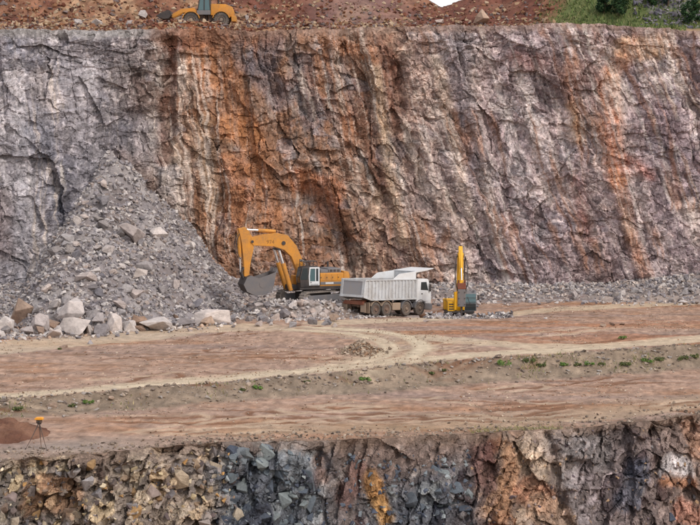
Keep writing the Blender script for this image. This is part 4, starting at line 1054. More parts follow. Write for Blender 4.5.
# ---------------------------------------------------------------- dump truck
def dump_truck():
    yaw = math.atan2(0.75, 0.66)
    root = empty('dump_truck', (TRK[0], TRK[1], -0.125), yaw, math.radians(2.6))
    tag(root, 'white four-axle dump truck with ribbed tipper body waiting beside the excavator', 'truck')
    m = MB()
    for s in (-1, 1): m.box(-4.1, 3.9, s * 0.42 - 0.05, s * 0.42 + 0.05, 0.78, 1.08)
    for x in (-3.9, -2.06, -0.2, 1.9, 3.6): m.box(x - 0.06, x + 0.06, -0.42, 0.42, 0.82, 1.02)
    for x in (3.0, 1.21, -1.39, -2.74):
        m.tube((x, -0.9, 0.55), (x, 0.9, 0.55), 0.11, None, 10); m.box(x - 0.22, x + 0.22, -0.25, 0.25, 0.36, 0.74, bev=0.05)
        for s in (-1, 1): m.box(x - 0.45, x + 0.45, s * 0.5 - 0.04, s * 0.5 + 0.04, 0.62, 0.72)
    m.box(-3.2, -0.9, -0.4, 0.4, 1.08, 1.35)
    m.build('chassis', M['frame'], root)
    m = MB(); m.box(-4.2, -3.95, -1.0, 1.0, 1.0, 1.3); m.box(-3.95, -3.2, -0.55, 0.55, 1.08, 1.36)
    m.build('rear_crossmember', M['redframe'], root)
    for s in (-1, 1):
        for x in (3.0, 1.21): wheel(root, x, s * 1.06, 0.60, 0.34, 'rim', s)
        for x in (-1.39, -2.74):
            wheel(root, x, s * 0.97, 0.60, 0.56, 'rimdark', s)
    # cab
    prof = [(2.5, 1.12), (2.5, 2.92), (2.62, 3.05), (3.86, 3.08), (4.02, 3.0), (4.40, 2.02), (4.46, 1.3), (4.44, 0.98), (3.72, 0.98), (3.66, 1.16)]
    cab = MB().prism(prof, -1.22, 1.22, 0.05).build('cab', M['white'], root, smooth=True)
    for s in (-1, 1):
        yo = s * 1.222; d = MB().prism([(2.92, 1.2), (2.92, 2.08), (4.14, 2.0), (4.2, 1.62), (3.9, 1.2)], min(yo, yo + s * 0.018), max(yo, yo + s * 0.018), 0.004).build('door', M['white'], root)
        MB().box(3.05, 3.22, min(yo + s * 0.02, yo + s * 0.05), max(yo + s * 0.02, yo + s * 0.05), 1.78, 1.86, bev=0.008).build('handle', M['dark'], d)
        MB().prism([(3.0, 2.14), (3.02, 2.8), (3.72, 2.82), (4.0, 2.1)], min(yo, yo + s * 0.012), max(yo, yo + s * 0.012)).build('side_window', M['glass'], root)
        m = MB(); m.box(4.02, 4.2, s * 1.36 - 0.05, s * 1.36 + 0.05, 2.0, 2.62, bev=0.03); m.tube((4.05, s * 1.22, 2.65), (4.12, s * 1.36, 2.6), 0.02); m.tube((4.1, s * 1.22, 2.0), (4.12, s * 1.36, 2.05), 0.02)
        m.build('mirror', M['dark'], root)
    a, b = Vector((4.075, 0, 2.94)), Vector((4.42, 0, 2.08)); nrm = Vector((0.93, 0, 0.36)) * 0.015
    m = MB(); m.quad([a + nrm + Vector((0, -1.08, 0)), a + nrm + Vector((0, 1.08, 0)), b + nrm + Vector((0, 1.12, 0)), b + nrm + Vector((0, -1.12, 0))]); m.build('windscreen', M['glass'], root)
    m = MB().box(4.44, 4.50, -0.95, 0.95, 1.25, 1.85, bev=0.01)
    for z in (1.38, 1.54, 1.70): m.box(4.50, 4.53, -0.9, 0.9, z - 0.03, z + 0.03)
    m.build('grille', M['dark'], root)
    MB().prism([(3.62, 0.5), (3.62, 0.95), (4.55, 0.96), (4.62, 0.85), (4.60, 0.5), (4.4, 0.42)], -1.24, 1.24, 0.04).build('bumper', M['grey'], root)
    for s in (-1, 1): MB().box(4.6, 4.65, s * 0.95 - 0.17, s * 0.95 + 0.17, 0.6, 0.84, bev=0.02).build('headlight', M['lamp'], root)
    m = MB().box(2.42, 2.5, -1.1, 1.1, 1.2, 2.5); m.tube((2.3, -0.95, 1.2), (2.3, -0.95, 2.9), 0.09); m.box(2.15, 2.4, -0.6, 0.9, 1.1, 2.0)
    m.build('air_intake', M['dark'], root)
    for s in (-1, 1):
        for x in (3.0, 1.21):
            y0, y1 = sorted((s * 0.86, s * 1.25))
            MB().prism(arc_band(x, 0.60, 0.67, 0.74, math.radians(8), math.radians(175), 12), y0, y1).build('mudguard', M['grey'], root)
        for x in (-1.39, -2.74):
            y0, y1 = sorted((s * 0.7, s * 1.24))
            MB().prism(arc_band(x, 0.60, 0.67, 0.72, math.radians(25), math.radians(155), 10), y0, y1).build('mudguard', M['tan'], root)
        y0, y1 = sorted((s * 0.72, s * 1.24))
        MB().box(-3.62, -3.57, y0, y1, 0.32, 1.2).build('mud_flap', M['tan'], root); MB().box(-4.12, -4.07, y0, y1, 0.4, 1.15).build('mud_flap', M['tan'], root)
        MB().box(-4.22, -4.16, *sorted((s * 0.75, s * 1.12)), 1.02, 1.16, bev=0.01).build('tail_light', M['redframe'], root)
    MB().box(-0.62, 0.42, -1.22, -0.62, 0.5, 1.12, bev=0.06).build('battery_box', M['tan'], root)
    MB().tube((-0.62, 0.9, 0.8), (0.5, 0.9, 0.8), 0.33, None, 20).build('fuel_tank', M['grey'], root, smooth=True)
    # tipper body
    sp_ = [(-4.45, 1.68), (-3.5, 1.42), (2.38, 1.42), (2.38, 3.03), (-4.25, 3.03)]
    body = empty('tipper_body'); body.parent = root
    for s in (-1, 1):
        y0, y1 = sorted((s * 1.19, s * 1.25))
        MB().prism(sp_, y0, y1).build('side_panel', M['bedwhite'], body)
        for k in range(15):
            x = -3.75 + k * 0.43
            ya, yb_ = sorted((s * 1.25, s * 1.315))
            MB().box(x - 0.075, x + 0.075, ya, yb_, 1.5, 2.96, bev=0.02).build('rib', M['bedwhite'], body)
        ya, yb_ = sorted((s * 1.17, s * 1.33)); MB().box(-4.27, 2.4, ya, yb_, 2.97, 3.08, bev=0.02).build('top_rail', M['bedwhite'], body)
        ya, yb_ = sorted((s * 1.25, s * 1.32)); MB().prism([(-4.46, 1.62), (-3.5, 1.36), (2.4, 1.36), (2.4, 1.5), (-3.5, 1.5), (-4.44, 1.76)], ya, yb_).build('bottom_rail', M['bedwhite'], body)
        ya, yb_ = sorted((s * 1.25, s * 1.30)); MB().prism([(-4.44, 1.72), (-4.27, 2.98), (-4.12, 2.98), (-4.26, 1.72)], ya, yb_).build('corner_post', M['bedwhite'], body)
        # gusset of the cab shield
        ya, yb_ = sorted((s * 1.17, s * 1.22)); MB().prism([(-0.65, 3.06), (-0.25, 3.3), (0.15, 3.52), (2.3, 3.72), (2.3, 3.06)], ya, yb_, 0.01).build('shield_side', M['white'], body)
    MB().prism([(-4.45, 1.68), (-3.5, 1.42), (2.38, 1.42), (2.38, 1.5), (-3.5, 1.5), (-4.44, 1.76)], -1.19, 1.19).build('bed_floor', M['bedinner_gateshade'], body)
    MB().box(2.3, 2.38, -1.19, 1.19, 1.5, 3.7).build('front_wall', M['bedwhite'], body)
    tg = MB().prism([(-4.42, 1.74), (-4.25, 3.0), (-4.19, 3.0), (-4.36, 1.74)], -1.17, 1.17).build('tailgate', M['bedinner_gateshade'], body)  # darker grey than the body paints in the shade on this rear face
    m = MB()
    for s in (-1, 1): m.prism([(-4.46, 1.74), (-4.29, 3.02), (-4.25, 3.02), (-4.42, 1.74)], *sorted((s * 1.03, s * 1.17)))
    m.prism([(-4.30, 2.92), (-4.29, 3.04), (-4.25, 3.04), (-4.26, 2.92)], -1.03, 1.03); m.prism([(-4.50, 1.62), (-4.47, 1.80), (-4.41, 1.80), (-4.44, 1.62)], -1.2, 1.2)
    m.build('tailgate_frame', M['bedwhite'], tg)
    MB().prism([(2.3, 3.60), (2.3, 3.74), (4.62, 3.98), (4.66, 3.92), (3.6, 3.74)], -1.22, 1.22, 0.015).build('cab_shield', M['white'], body)
    m = MB()
    for s in (-1, 0, 1): m.tube((2.4, s * 0.9, 3.1), (3.1, s * 0.9, 3.68), 0.045)
    m.build('shield_brace', M['grey'], body)
dump_truck()

# ---------------------------------------------------------------- excavators
def stadium(L, h, n=10):
    r = h / 2; pts = []
    for i in range(n + 1): a = -math.pi / 2 + math.pi * i / n; pts.append((L / 2 - r + r * math.cos(a), r + r * math.sin(a)))
    for i in range(n + 1): a = math.pi / 2 + math.pi * i / n; pts.append((-L / 2 + r + r * math.cos(a), r + r * math.sin(a)))
    return pts
def track_unit(root, yc, L, h, w, xf, nshoe=46):
    m = MB(); pr = stadium(L, h); inn = [(x * (1 - 0.16 / L), (z - h / 2) * (1 - 0.2 / h) + h / 2) for x, z in pr]
    n = len(pr)
    for k in range(n):                        # chain belt as a closed band
        a, b, c, d = pr[k], pr[(k + 1) % n], inn[(k + 1) % n], inn[k]
        m.prism([a, b, c, d], yc - w / 2, yc + w / 2)
    per = 2 * (L - h) + math.pi * h
    for k in range(nshoe):                    # grouser bars
        s = per * k / nshoe; r = h / 2
        if s < L - h: x, z, a = -L / 2 + r + s, h, 0
        elif s < L - h + math.pi * r: t = (s - (L - h)) / r; x, z, a = L / 2 - r + r * math.sin(t), r + r * math.cos(t), t
        elif s < 2 * (L - h) + math.pi * r: x, z, a = L / 2 - r - (s - (L - h) - math.pi * r), 0, math.pi
        else: t = (s - 2 * (L - h) - math.pi * r) / r; x, z, a = -L / 2 + r - r * math.sin(t), r - r * math.cos(t), math.pi + t
        m.box(-0.03, 0.03, -w / 2 - 0.01, w / 2 + 0.01, -0.01, 0.055, Matrix.Translation((x, yc, z)) @ Matrix.Rotation(a, 4, 'Y'))
    t = m.build('track', M['track'], root, xf)
    MB().box(-L / 2 + h * 0.55, L / 2 - h * 0.55, yc - w * 0.42, yc + w * 0.42, h * 0.28, h * 0.72, bev=0.04).build('track_frame', M['grey'], t, xf)
    for sx in (-1, 1):
        MB().lathe_y([(-w * 0.3, h * 0.2), (-w * 0.3, h * 0.38), (w * 0.3, h * 0.38), (w * 0.3, h * 0.2)], sx * (L / 2 - h / 2), yc, h / 2, 18).build('sprocket' if sx < 0 else 'idler', M['track'], t, xf)
    for k in range(6):
        x = -L / 2 + h * 0.75 + (L - 1.5 * h) * k / 5
        MB().lathe_y([(-w * 0.36, 0.09), (-w * 0.36, 0.14), (w * 0.36, 0.14), (w * 0.36, 0.09)], x, yc, 0.24, 12).build('roller', M['track'], t, xf)
def cylinder(root, p0, p1, r, frac, mat, name='cylinder'):
    p0, p1 = Vector(p0), Vector(p1); mid = p0.lerp(p1, frac)
    c = MB().tube(p0, mid, r, None, 14).build(name, M[mat], root, smooth=True)
    MB().tube(mid, p1, r * 0.55, None, 12).build('rod', M['chrome'], c, smooth=True)
    return c

def big_excavator():
    root = empty('excavator', tuple(EXC), math.radians(200))
    tag(root, 'large orange crawler excavator with raised boom digging on the rubble heap', 'excavator')
    L_ = lambda px, py: ((313 - px) / 11.2, (304 - py) / 11.9)
    xf = Matrix.Rotation(math.radians(22), 4, 'Z')
    for s in (-1, 1): track_unit(root, s * 1.5, 5.2, 1.12, 0.62, xf)
    m = MB(); m.box(-0.9, 0.9, -1.3, 1.3, 0.4, 0.95, bev=0.06); m.tube((0, 0, 0.9), (0, 0, 1.3), 0.85, None, 24); m.build('undercarriage', M['dark'], root, xf)
    m = MB(); m.box(-2.262, 1.65, -1.5, 1.5, 1.26, 1.52, bev=0.03); m.box(1.6, 2.3, -0.75, 0.75, 1.24, 1.62, bev=0.04); m.build('platform', M['dark'], root)
    hs = MB().box(-2.223, -0.12, -1.5, 1.5, 1.52, 2.62, bev=0.05).build('engine_house', M['orange'], root)
    for k in range(4):
        x = -2.122 + k * 0.51
        d = MB().box(x, x + 0.46, 1.5, 1.525, 1.98, 2.54, bev=0.01).build('service_door', M['orange'], hs)
        MB().box(x + 0.36, x + 0.42, 1.525, 1.55, 2.2, 2.3).build('latch', M['dark'], d)
    MB().box(-2.200, -0.15, 1.502, 1.53, 1.66, 1.88).build('stripe', M['grey'], hs)
    MB().box(-1.3, -0.6, 1.53, 1.536, 1.70, 1.84).build('white_plate', M['white'], hs)
    m = MB(); m.box(-2.106, -0.9, -0.9, 1.2, 2.6, 2.98, bev=0.09); m.box(-0.9, -0.2, -0.9, 1.3, 2.6, 2.9, bev=0.06); hd = m.build('engine_hood', M['grey'], root, smooth=True)
    m = MB()
    for k in range(4): m.box(-1.950 + k * 0.32, -1.732 + k * 0.32, 1.2, 1.22, 2.7, 2.88)
    m.build('vent', M['dark'], hd)
    MB().prism([(-2.730, 1.5), (-2.769, 2.4), (-2.652, 2.7), (-2.231, 2.74), (-2.231, 1.3), (-2.574, 1.3)], -1.5, 1.5, 0.06).build('counterweight', M['orange'], root, smooth=True)
    m = MB(); m.tube((-1.560, -0.7, 2.95), (-1.560, -0.7, 3.45), 0.09); m.build('exhaust', M['dark'], root)
    MB().box(-0.1, 1.5, -1.5, -0.75, 1.52, 2.3, bev=0.06).build('fuel_tank', M['orange'], root)
    # cab
    cab = MB().prism([(-0.05, 1.5), (-0.05, 3.12), (0.05, 3.2), (1.35, 3.2), (1.5, 3.1), (1.68, 2.3), (1.62, 1.5)], 0.5, 1.58, 0.03).build('cab', M['dark'], root, smooth=True)
    m = MB(); y0, y1 = 1.585, 1.62
    m.prism([(-0.03, 1.62), (-0.03, 3.14), (0.85, 3.14), (0.92, 2.4), (0.88, 1.62), (0.78, 1.62), (0.8, 1.74), (0.82, 2.4), (0.76, 3.02), (0.07, 3.02), (0.07, 1.74), (0.78, 1.74), (0.78, 1.62)], y0, y1)
    m.box(0.07, 0.8, y0, y1, 1.62, 1.96); m.box(0.28, 0.36, y0, y1, 1.96, 3.02)
    dr = m.build('cab_door', M['white'], root)
    MB().box(0.36, 0.79, 1.582, 1.6, 1.97, 3.0).build('door_glass', M['glass_teal'], dr); MB().box(0.08, 0.28, 1.582, 1.6, 1.97, 3.0).build('door_glass', M['glass'], dr)
    MB().box(0.68, 0.78, 1.62, 1.65, 1.84, 1.9).build('handle', M['dark'], dr)
    MB().prism([(1.0, 2.1), (1.0, 3.06), (1.4, 3.06), (1.6, 2.3), (1.58, 2.1)], 1.582, 1.6).build('side_window', M['glass'], cab)
    m = MB(); m.quad([(1.66, 0.6, 1.75), (1.66, 1.5, 1.75), (1.70, 1.5, 2.3), (1.70, 0.6, 2.3)]); m.quad([(1.70, 0.6, 2.34), (1.70, 1.5, 2.34), (1.54, 1.5, 3.06), (1.54, 0.6, 3.06)]); m.build('front_window', M['glass'], cab)
    m = MB()
    for x in (0.15, 0.75, 1.35):
        for y in (0.55, 1.5): m.tube((x, y, 3.18), (x, y, 3.62), 0.03, None, 6)
        m.tube((x, 0.55, 3.62), (x, 1.5, 3.62), 0.03, None, 6)
    for y in (0.55, 0.87, 1.18, 1.5): m.tube((0.15, y, 3.62), (1.35, y, 3.62), 0.03, None, 6)
    for y in (0.55, 1.5): m.tube((0.15, y, 3.2), (0.75, y, 3.62), 0.022, None, 6); m.tube((0.75, y, 3.2), (1.35, y, 3.62), 0.022, None, 6)
    m.build('roof_guard', M['dark'], root)
    for y in (0.65, 1.15): MB().box(1.3, 1.42, y, y + 0.25, 3.62, 3.78).build('work_light', M['grey'], root)
    m = MB()
    for a, b in (((1.5, -0.8), (1.5, -1.45)), ((0.0, -1.45), (1.5, -1.45))): m.tube((a[0], a[1], 2.8), (b[0], b[1], 2.8), 0.025, None, 6)
    for x in (0.0, 0.75, 1.5): m.tube((x, -1.45, 1.55), (x, -1.45, 2.8), 0.025, None, 6)
    m.build('handrail', M['grey'], root)
    # boom, stick, bucket
    bp_ = [L_(*q) for q in ((307, 289), (299, 289), (296, 270), (291, 257), (284, 250), (273, 246), (254, 245), (250.5, 241), (252, 237), (262, 234.3), (276, 232.8), (287, 235), (296, 246), (305, 268))]
    bm_ = MB().prism(bp_, -0.36, 0.24, 0.03).build('boom', M['orange'], root)
    q = L_(283, 243); MB().tube((q[0], -0.42, q[1]), (q[0], 0.30, q[1]), 0.17, None, 16).build('pin', M['dark'], bm_)
    q = L_(268, 240)
    fo = bpy.data.curves.new('lettering', 'FONT'); fo.body = '974'; fo.size = 0.46; fo.extrude = 0.004
    tmp = bpy.data.objects.new('lettering_source', fo); col.objects.link(tmp); bpy.context.view_layer.update()
    lm = bpy.data.meshes.new_from_object(tmp.evaluated_get(bpy.context.evaluated_depsgraph_get())); bpy.data.objects.remove(tmp)
    t = bpy.data.objects.new('lettering', lm); col.objects.link(t); t.parent = bm_; lm.materials.clear(); lm.materials.append(M['faded'])
    t.matrix_local = Matrix(((-1, 0, 0, q[0] + 0.15), (0, 0, 1, 0.246), (0, 1, 0, q[1] - 0.28), (0, 0, 0, 1)))
    sp2 = [L_(*q) for q in ((239.5, 228), (246, 226.5), (250, 231), (254.5, 240), (254, 248), (251, 262), (249.5, 275.5), (244.8, 275.5), (244.5, 262), (242.5, 242))]
    stk = MB().prism(sp2, -0.30, 0.18, 0.03).build('stick', M['orange'], root)
    q = L_(252.5, 241); MB().tube((q[0], -0.40, q[1]), (q[0], 0.28, q[1]), 0.12, None, 14).build('pin', M['dark'], stk)
    def c3(px, py, y): x, z = L_(px, py); return (x, y, z)
    cylinder(root, c3(276, 231.5, -0.06), c3(245.5, 229, -0.06), 0.16, 0.55, 'orange', 'stick_cylinder')
    cylinder(root, c3(240.5, 232, -0.06), c3(242, 271, -0.06), 0.15, 0.62, 'orange', 'bucket_cylinder')
    for y in (-0.72, 0.60): cylinder(root, c3(289, 290, y), c3(277, 249, y), 0.20, 0.66, 'orange', 'boom_cylinder')
    q = L_(277, 249); MB().tube((q[0], -0.9, q[1]), (q[0], 0.78, q[1]), 0.09, None, 10).build('cross_pin', M['dark'], root)
    m = MB()
    for y in (-0.26, 0.10): m.tube(c3(242, 271, y), c3(246, 265, y), 0.08); m.tube(c3(242, 271, y), c3(245, 279, y), 0.09)
    m.build('linkage', M['dark'], root)
    m = MB()
    for y in (-0.33, 0.21):
        pts = [c3(*p_, y) for p_ in ((240, 233), (236.8, 242), (238, 252), (241, 258))]
        for a, b in zip(pts[:-1], pts[1:]): m.tube(a, b, 0.035, None, 6)
    m.build('hose', M['dark'], root)
    LB = lambda px, py: L_(px + (260 - px) * 0.08 - 1.5, py - 4.0)
    side = [LB(*q) for q in ((250, 278), (245.5, 280), (242, 287), (245.5, 294), (254, 298), (265, 297.5), (273, 292), (276.5, 275), (268, 278), (258, 281))]
    bk = empty('bucket'); bk.parent = root
    for y in (-0.95, 0.83): MB().prism(side, y, y + 0.06).build('side_plate', M['steel'], bk)
    path = [LB(*q) for q in ((250, 278), (245.5, 280), (242, 287), (245.5, 294), (254, 298), (265, 297.5), (273, 292), (276.5, 275))]
    cen = Vector((sum(p_[0] for p_ in path) / 8, 0, sum(p_[1] for p_ in path) / 8))
    m = MB()
    for a, b in zip(path[:-1], path[1:]):
        ai = (a[0] + (cen.x - a[0]) * 0.06, a[1] + (cen.z - a[1]) * 0.06); bi = (b[0] + (cen.x - b[0]) * 0.06, b[1] + (cen.z - b[1]) * 0.06)
        m.prism([a, b, bi, ai], -0.89, 0.83)
    m.build('shell', M['dark'], bk)
    for y in (-0.85, -0.45, -0.06, 0.33, 0.73):
        a, b, c = LB(278, 276), LB(275.5, 276), LB(277.5, 270.5)
        MB().prism([a, b, c], y - 0.08, y + 0.08).build('tooth', M['steel'], bk)
    m = MB(); q = LB(262, 287); m.tube((q[0], 0.89, q[1]), (q[0], 0.91, q[1]), 0.3, None, 18); m.build('wear_plate', M['steel'], bk)
big_excavator()

def small_excavator():
    p = P(459, 300, 153.0); root = empty('excavator', (p[0], 153.0, -0.72), math.radians(-88))
    tag(root, 'small yellow excavator with upright boom and hydraulic breaker, glass cab facing us', 'excavator')
    for s in (-1, 1): track_unit(root, s * 0.95, 2.9, 0.7, 0.45, None, 30)
    m = MB(); m.box(-0.6, 0.6, -0.8, 0.8, 0.3, 0.62); m.tube((0, 0, 0.6), (0, 0, 0.85), 0.5, None, 18); m.build('undercarriage', M['dark'], root)
    MB().box(-1.5, 1.05, -1.2, 1.2, 0.82, 0.98, bev=0.03).build('platform', M['dark'], root)
    MB().box(-0.4, 0.95, -1.02, -0.42, 0.98, 1.78, bev=0.03).build('tank_box', M['yellow'], root)
    MB().box(-1.35, -0.45, -1.2, 1.2, 0.98, 1.85, bev=0.06).build('engine_house', M['yellow'], root)
    MB().prism([(-1.75, 1.0), (-1.8, 1.6), (-1.65, 1.85), (-1.36, 1.85), (-1.36, 0.9)], -1.2, 1.2, 0.05).build('counterweight', M['yellow'], root)
    cab = MB().prism([(-0.35, 0.98), (-0.35, 2.5), (-0.2, 2.62), (0.8, 2.6), (1.0, 2.4), (1.08, 1.6), (1.05, 0.98)], 0.36, 1.36, 0.04).build('cab', M['grey'], root, smooth=True)
    m = MB(); m.quad([(1.07, 0.42, 1.05), (1.07, 1.3, 1.05), (1.10, 1.3, 1.6), (1.10, 0.42, 1.6)]); m.build('lower_window', M['glass'], cab)
    m = MB(); m.quad([(1.105, 0.42, 1.66), (1.105, 1.3, 1.66), (1.03, 1.3, 2.42), (1.03, 0.42, 2.42)]); m.build('windscreen', M['glass_teal'], cab)
    MB().prism([(-0.2, 1.5), (-0.2, 2.45), (0.78, 2.45), (0.95, 1.5)], 1.362, 1.375).build('side_window', M['glass'], cab)
    MB().tube((1.12, 0.85, 1.5), (1.1, 0.6, 2.2), 0.015, None, 5).build('wiper', M['dark'], cab)
    MB().box(1.0, 1.1, 1.42, 1.6, 1.9, 2.3, bev=0.02).build('mirror', M['dark'], root)
    bm_ = MB().prism([(0.25, 1.0), (0.2, 1.5), (0.75, 3.6), (1.35, 5.6), (1.6, 5.9), (1.85, 5.7), (1.55, 4.4), (1.25, 3.4), (0.75, 1.3), (0.6, 0.95)], -0.28, 0.2, 0.03).build('boom', M['yellow'], root)
    MB().tube((1.68, -0.36, 5.65), (1.68, 0.28, 5.65), 0.12, None, 12).build('pin', M['dark'], bm_)
    st = MB().prism([(1.35, 6.35), (1.65, 6.45), (2.05, 5.5), (2.6, 3.4), (2.35, 3.3), (1.7, 4.8), (1.5, 5.6)], -0.2, 0.12, 0.02).build('stick', M['yellow'], root)
    cylinder(root, (0.95, -0.04, 4.2), (1.45, -0.04, 6.2), 0.1, 0.6, 'yellow', 'stick_cylinder')
    cylinder(root, (1.75, -0.04, 6.1), (2.72, -0.04, 3.7), 0.09, 0.6, 'yellow', 'bucket_cylinder')
    for y in (-0.42, 0.30): cylinder(root, (0.95, y, 1.1), (1.2, y, 3.6), 0.11, 0.6, 'yellow', 'boom_cylinder')
    m = MB(); m.box(2.3, 2.85, -0.38, 0.30, 2.95, 3.45, bev=0.04); m.tube((2.75, -0.3, 3.7), (2.6, -0.3, 3.2), 0.06); m.tube((2.75, 0.22, 3.7), (2.6, 0.22, 3.2), 0.06); m.build('quick_coupler', M['redframe'], root)
    bk = MB().box(2.35, 2.85, -0.36, 0.28, 1.5, 2.95, bev=0.05).build('breaker', M['steel'], root)
    MB().tube((2.6, -0.04, 1.5), (2.6, -0.04, 0.75), 0.08, 0.07, 12).build('chisel', M['dark'], bk)
    for z in (1.7, 2.2, 2.7):
        for y in (-0.28, 0.20): MB().tube((2.85, y, z), (2.89, y, z), 0.05, None, 8).build('bolt', M['dark'], bk)
    for y in (-0.42, 0.34):
        m = MB(); pts = [(2.5, y * 0.9, 2.8), (2.95, y * 1.3, 3.5), (2.5, y * 1.4, 4.7), (1.9, y, 5.6), (1.3, y, 5.0), (0.8, y, 3.2)]
        for a, b in zip(pts[:-1], pts[1:]): m.tube(a, b, 0.04, None, 6)
        m.build('hose', M['dark'], root)
    for z in (1.15, 1.35, 1.55): MB().box(0.95, 0.965, -0.92, -0.55, z - 0.05, z + 0.05).build('grille', M['dark'], root)
    m = MB()
    for x in (-0.3, 0.85): m.tube((x, -1.15, 1.75), (x, -1.15, 2.3), 0.025, None, 6)
    m.tube((-0.3, -1.15, 2.3), (0.85, -1.15, 2.3), 0.025, None, 6); m.build('handrail', M['dark'], root)
    for y in (0.5, 1.15): MB().box(0.85, 0.98, y - 0.09, y + 0.09, 2.62, 2.76, bev=0.02).build('work_light', M['grey'], cab)
    for z in (1.35, 1.75, 2.1): MB().tube((1.16, 0.4, z), (1.14, 1.32, z), 0.018, None, 6).build('guard_bar', M['dark'], cab)
small_excavator()

# ---------------------------------------------------------------- wheel loader on the upper bench
def wheel_loader():
    Yw = 184.2; p = P(207, 30, Yw); gz = float(bench_z(np.array([p[0]]), np.array([Yw]))[0])
    root = empty('wheel_loader', (p[0], Yw, min(gz, 25.75) + 0.3), math.radians(180))
    tag(root, 'orange wheel loader with its bucket lowered, working on the upper bench', 'wheel loader')
    for x in (1.5, -1.5):
        for s in (-1, 1): wheel(root, x, s * 0.95, 0.72, 0.55, 'rim', s, rim_r=0.5, lug=True)
    m = MB(); m.box(0.3, 2.3, -0.45, 0.45, 0.6, 1.3, bev=0.05); m.box(-2.4, -0.2, -0.5, 0.5, 0.6, 1.2, bev=0.05); m.tube((0.05, 0, 0.5), (0.05, 0, 1.3), 0.2, None, 12); m.build('frame', M['frame'], root)
    for s in (-1, 1):
        for x in (1.5, -1.5):
            MB().prism(arc_band(x, 0.72, 0.82, 0.9, math.radians(15), math.radians(165), 12), *sorted((s * 0.68, s * 1.25))).build('mudguard', M['orange'], root)
    MB().prism([(-0.45, 1.2), (-0.45, 2.35), (-1.9, 2.3), (-2.55, 2.05), (-2.75, 1.5), (-2.7, 0.95), (-2.2, 1.1)], -0.78, 0.78, 0.06).build('engine_hood', M['orange'], root, smooth=True)
    MB().box(-2.95, -2.5, -1.1, 1.1, 0.55, 1.15, bev=0.08).build('counterweight', M['orange'], root)
    m = MB(); m.tube((-1.2, 0.4, 2.3), (-1.2, 0.4, 2.9), 0.06); m.build('exhaust', M['dark'], root)
    cab = empty('cab'); cab.parent = root
    MB().box(-0.42, 0.95, -0.75, 0.75, 1.25, 1.7, bev=0.04).build('cab_base', M['grey'], cab)
    for x0, x1 in ((-0.4, -0.3), (0.85, 0.62), (0.22, 0.2)):
        for y in (-0.72, 0.72): MB().tube((x0, y, 1.7), (x1, y, 3.15), 0.05, None, 8).build('cab_pillar', M['dark'], cab)
    for y in (-0.7, 0.7): MB().prism([(-0.36, 1.72), (-0.28, 3.12), (0.58, 3.12), (0.82, 1.72)], y - 0.008, y + 0.008).build('side_window', M['glass_teal'], cab)
    m = MB(); m.quad([(0.86, -0.7, 1.72), (0.86, 0.7, 1.72), (0.62, 0.7, 3.12), (0.62, -0.7, 3.12)]); m.build('windscreen', M['glass_teal'], cab)
    m = MB(); m.quad([(-0.4, -0.7, 1.72), (-0.4, 0.7, 1.72), (-0.3, 0.7, 3.12), (-0.3, -0.7, 3.12)]); m.build('rear_window', M['glass_teal'], cab)
    MB().box(-0.48, 0.75, -0.85, 0.85, 3.14, 3.3, bev=0.05).build('cab_roof', M['orange'], cab)
    for s in (-1, 1):
        MB().prism([(0.9, 1.5), (1.2, 1.95), (2.5, 1.85), (3.5, 1.3), (3.45, 0.98), (3.2, 1.05), (2.3, 1.5), (1.3, 1.5)], *sorted((s * 0.42, s * 0.58)), 0.02).build('lift_arm', M['orange'], root)
        cylinder(root, (0.7, s * 0.5, 0.9), (2.4, s * 0.5, 1.3), 0.08, 0.6, 'orange', 'lift_cylinder')
    MB().prism([(1.0, 1.6), (1.3, 2.0), (2.2, 1.85), (2.2, 1.65)], -0.2, 0.2, 0.02).build('tilt_lever', M['orange'], root)
    bk = empty('bucket'); bk.parent = root
    pth = [(4.95, 1.12), (4.2, 0.80), (3.7, 0.84), (3.42, 1.2), (3.55, 1.6), (3.75, 1.7)]
    m = MB()
    for a, b in zip(pth[:-1], pth[1:]):
        dx_, dz_ = b[0] - a[0], b[1] - a[1]; l_ = math.hypot(dx_, dz_); nx_, nz_ = dz_ / l_ * 0.05, -dx_ / l_ * 0.05
        m.prism([a, b, (b[0] + nx_, b[1] + nz_), (a[0] + nx_, a[1] + nz_)], -1.35, 1.35)
    m.build('shell', M['dark'], bk)
    for y in (-1.4, 1.35): MB().prism(pth + [(4.4, 1.45)], y, y + 0.05).build('side_plate', M['dark'], bk)
wheel_loader()

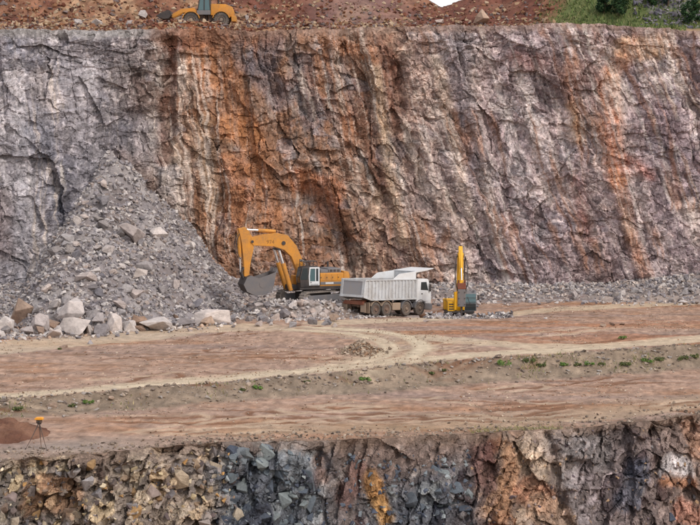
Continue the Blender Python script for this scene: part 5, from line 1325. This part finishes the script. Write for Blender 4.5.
# ---------------------------------------------------------------- survey tripod on the rim
def survey_tripod():
    a, b = hit(25.5, 449.5, floor_z), hit(47, 451, floor_z)
    c = (a + b) / 2 + np.array([0.12, 0.75, 0]); c[2] = float(floor_z(np.array([c[0]]), np.array([c[1]]))[0])
    ctr = hit(39.5, 446.5, floor_z)
    root = empty('survey_tripod', tuple(ctr)); top = 1.10
    tag(root, 'survey tripod with an orange-topped instrument standing on the rim', 'tripod')
    for f in (a, b, c):
        v = f - ctr
        m = MB(); d = Vector((v[0], v[1], 0)).normalized() * 0.07
        m.tube((d.x, d.y, top), (v[0] * 0.55, v[1] * 0.55, top * 0.45 + v[2] * 0.55), 0.030, 0.026, 8); m.tube((v[0] * 0.5, v[1] * 0.5, top * 0.5 + v[2] * 0.5), (v[0], v[1], v[2]), 0.022, 0.014, 8)
        l = m.build('leg', M['frame'], root)
        MB().tube((v[0], v[1], v[2] - 0.03), (v[0], v[1], v[2] + 0.06), 0.012, 0.03, 8).build('foot', M['dark'], l)
    MB().tube((0, 0, top - 0.03), (0, 0, top + 0.03), 0.10, None, 18).build('head_plate', M['dark'], root)
    i_ = MB().box(-0.13, 0.13, -0.12, 0.12, top + 0.03, top + 0.20, bev=0.03).build('instrument', M['frame'], root)
    MB().prism([(-0.20, top + 0.20), (0.20, top + 0.20), (0.21, top + 0.26), (0.13, top + 0.31), (-0.13, top + 0.31), (-0.21, top + 0.26)], -0.16, 0.16, 0.015).build('cap', M['hiviz'], i_)
    MB().tube((0, -0.12, top + 0.12), (0, -0.19, top + 0.12), 0.035, None, 12).build('lens', M['glass'], i_)
survey_tripod()

# stones that would share a description are told apart by their order
WORDS = 'zero one two three four five six seven eight nine ten eleven twelve thirteen fourteen fifteen'.split()
ORDS = ' first second third fourth fifth sixth seventh eighth ninth tenth eleventh twelfth thirteenth fourteenth fifteenth'.split(' ')
same = {}
for o in col.objects:
    if o.parent is None and o.get('label') and o.get('group'): same.setdefault(o['label'], []).append(o)
for lab, os_ in same.items():
    if 1 < len(os_) < 16:
        os_.sort(key=lambda o: o.location.x / o.location.y)
        for i, o in enumerate(os_): o['label'] = '%s, %s of %s from left' % (lab, ORDS[i + 1], WORDS[len(os_)])
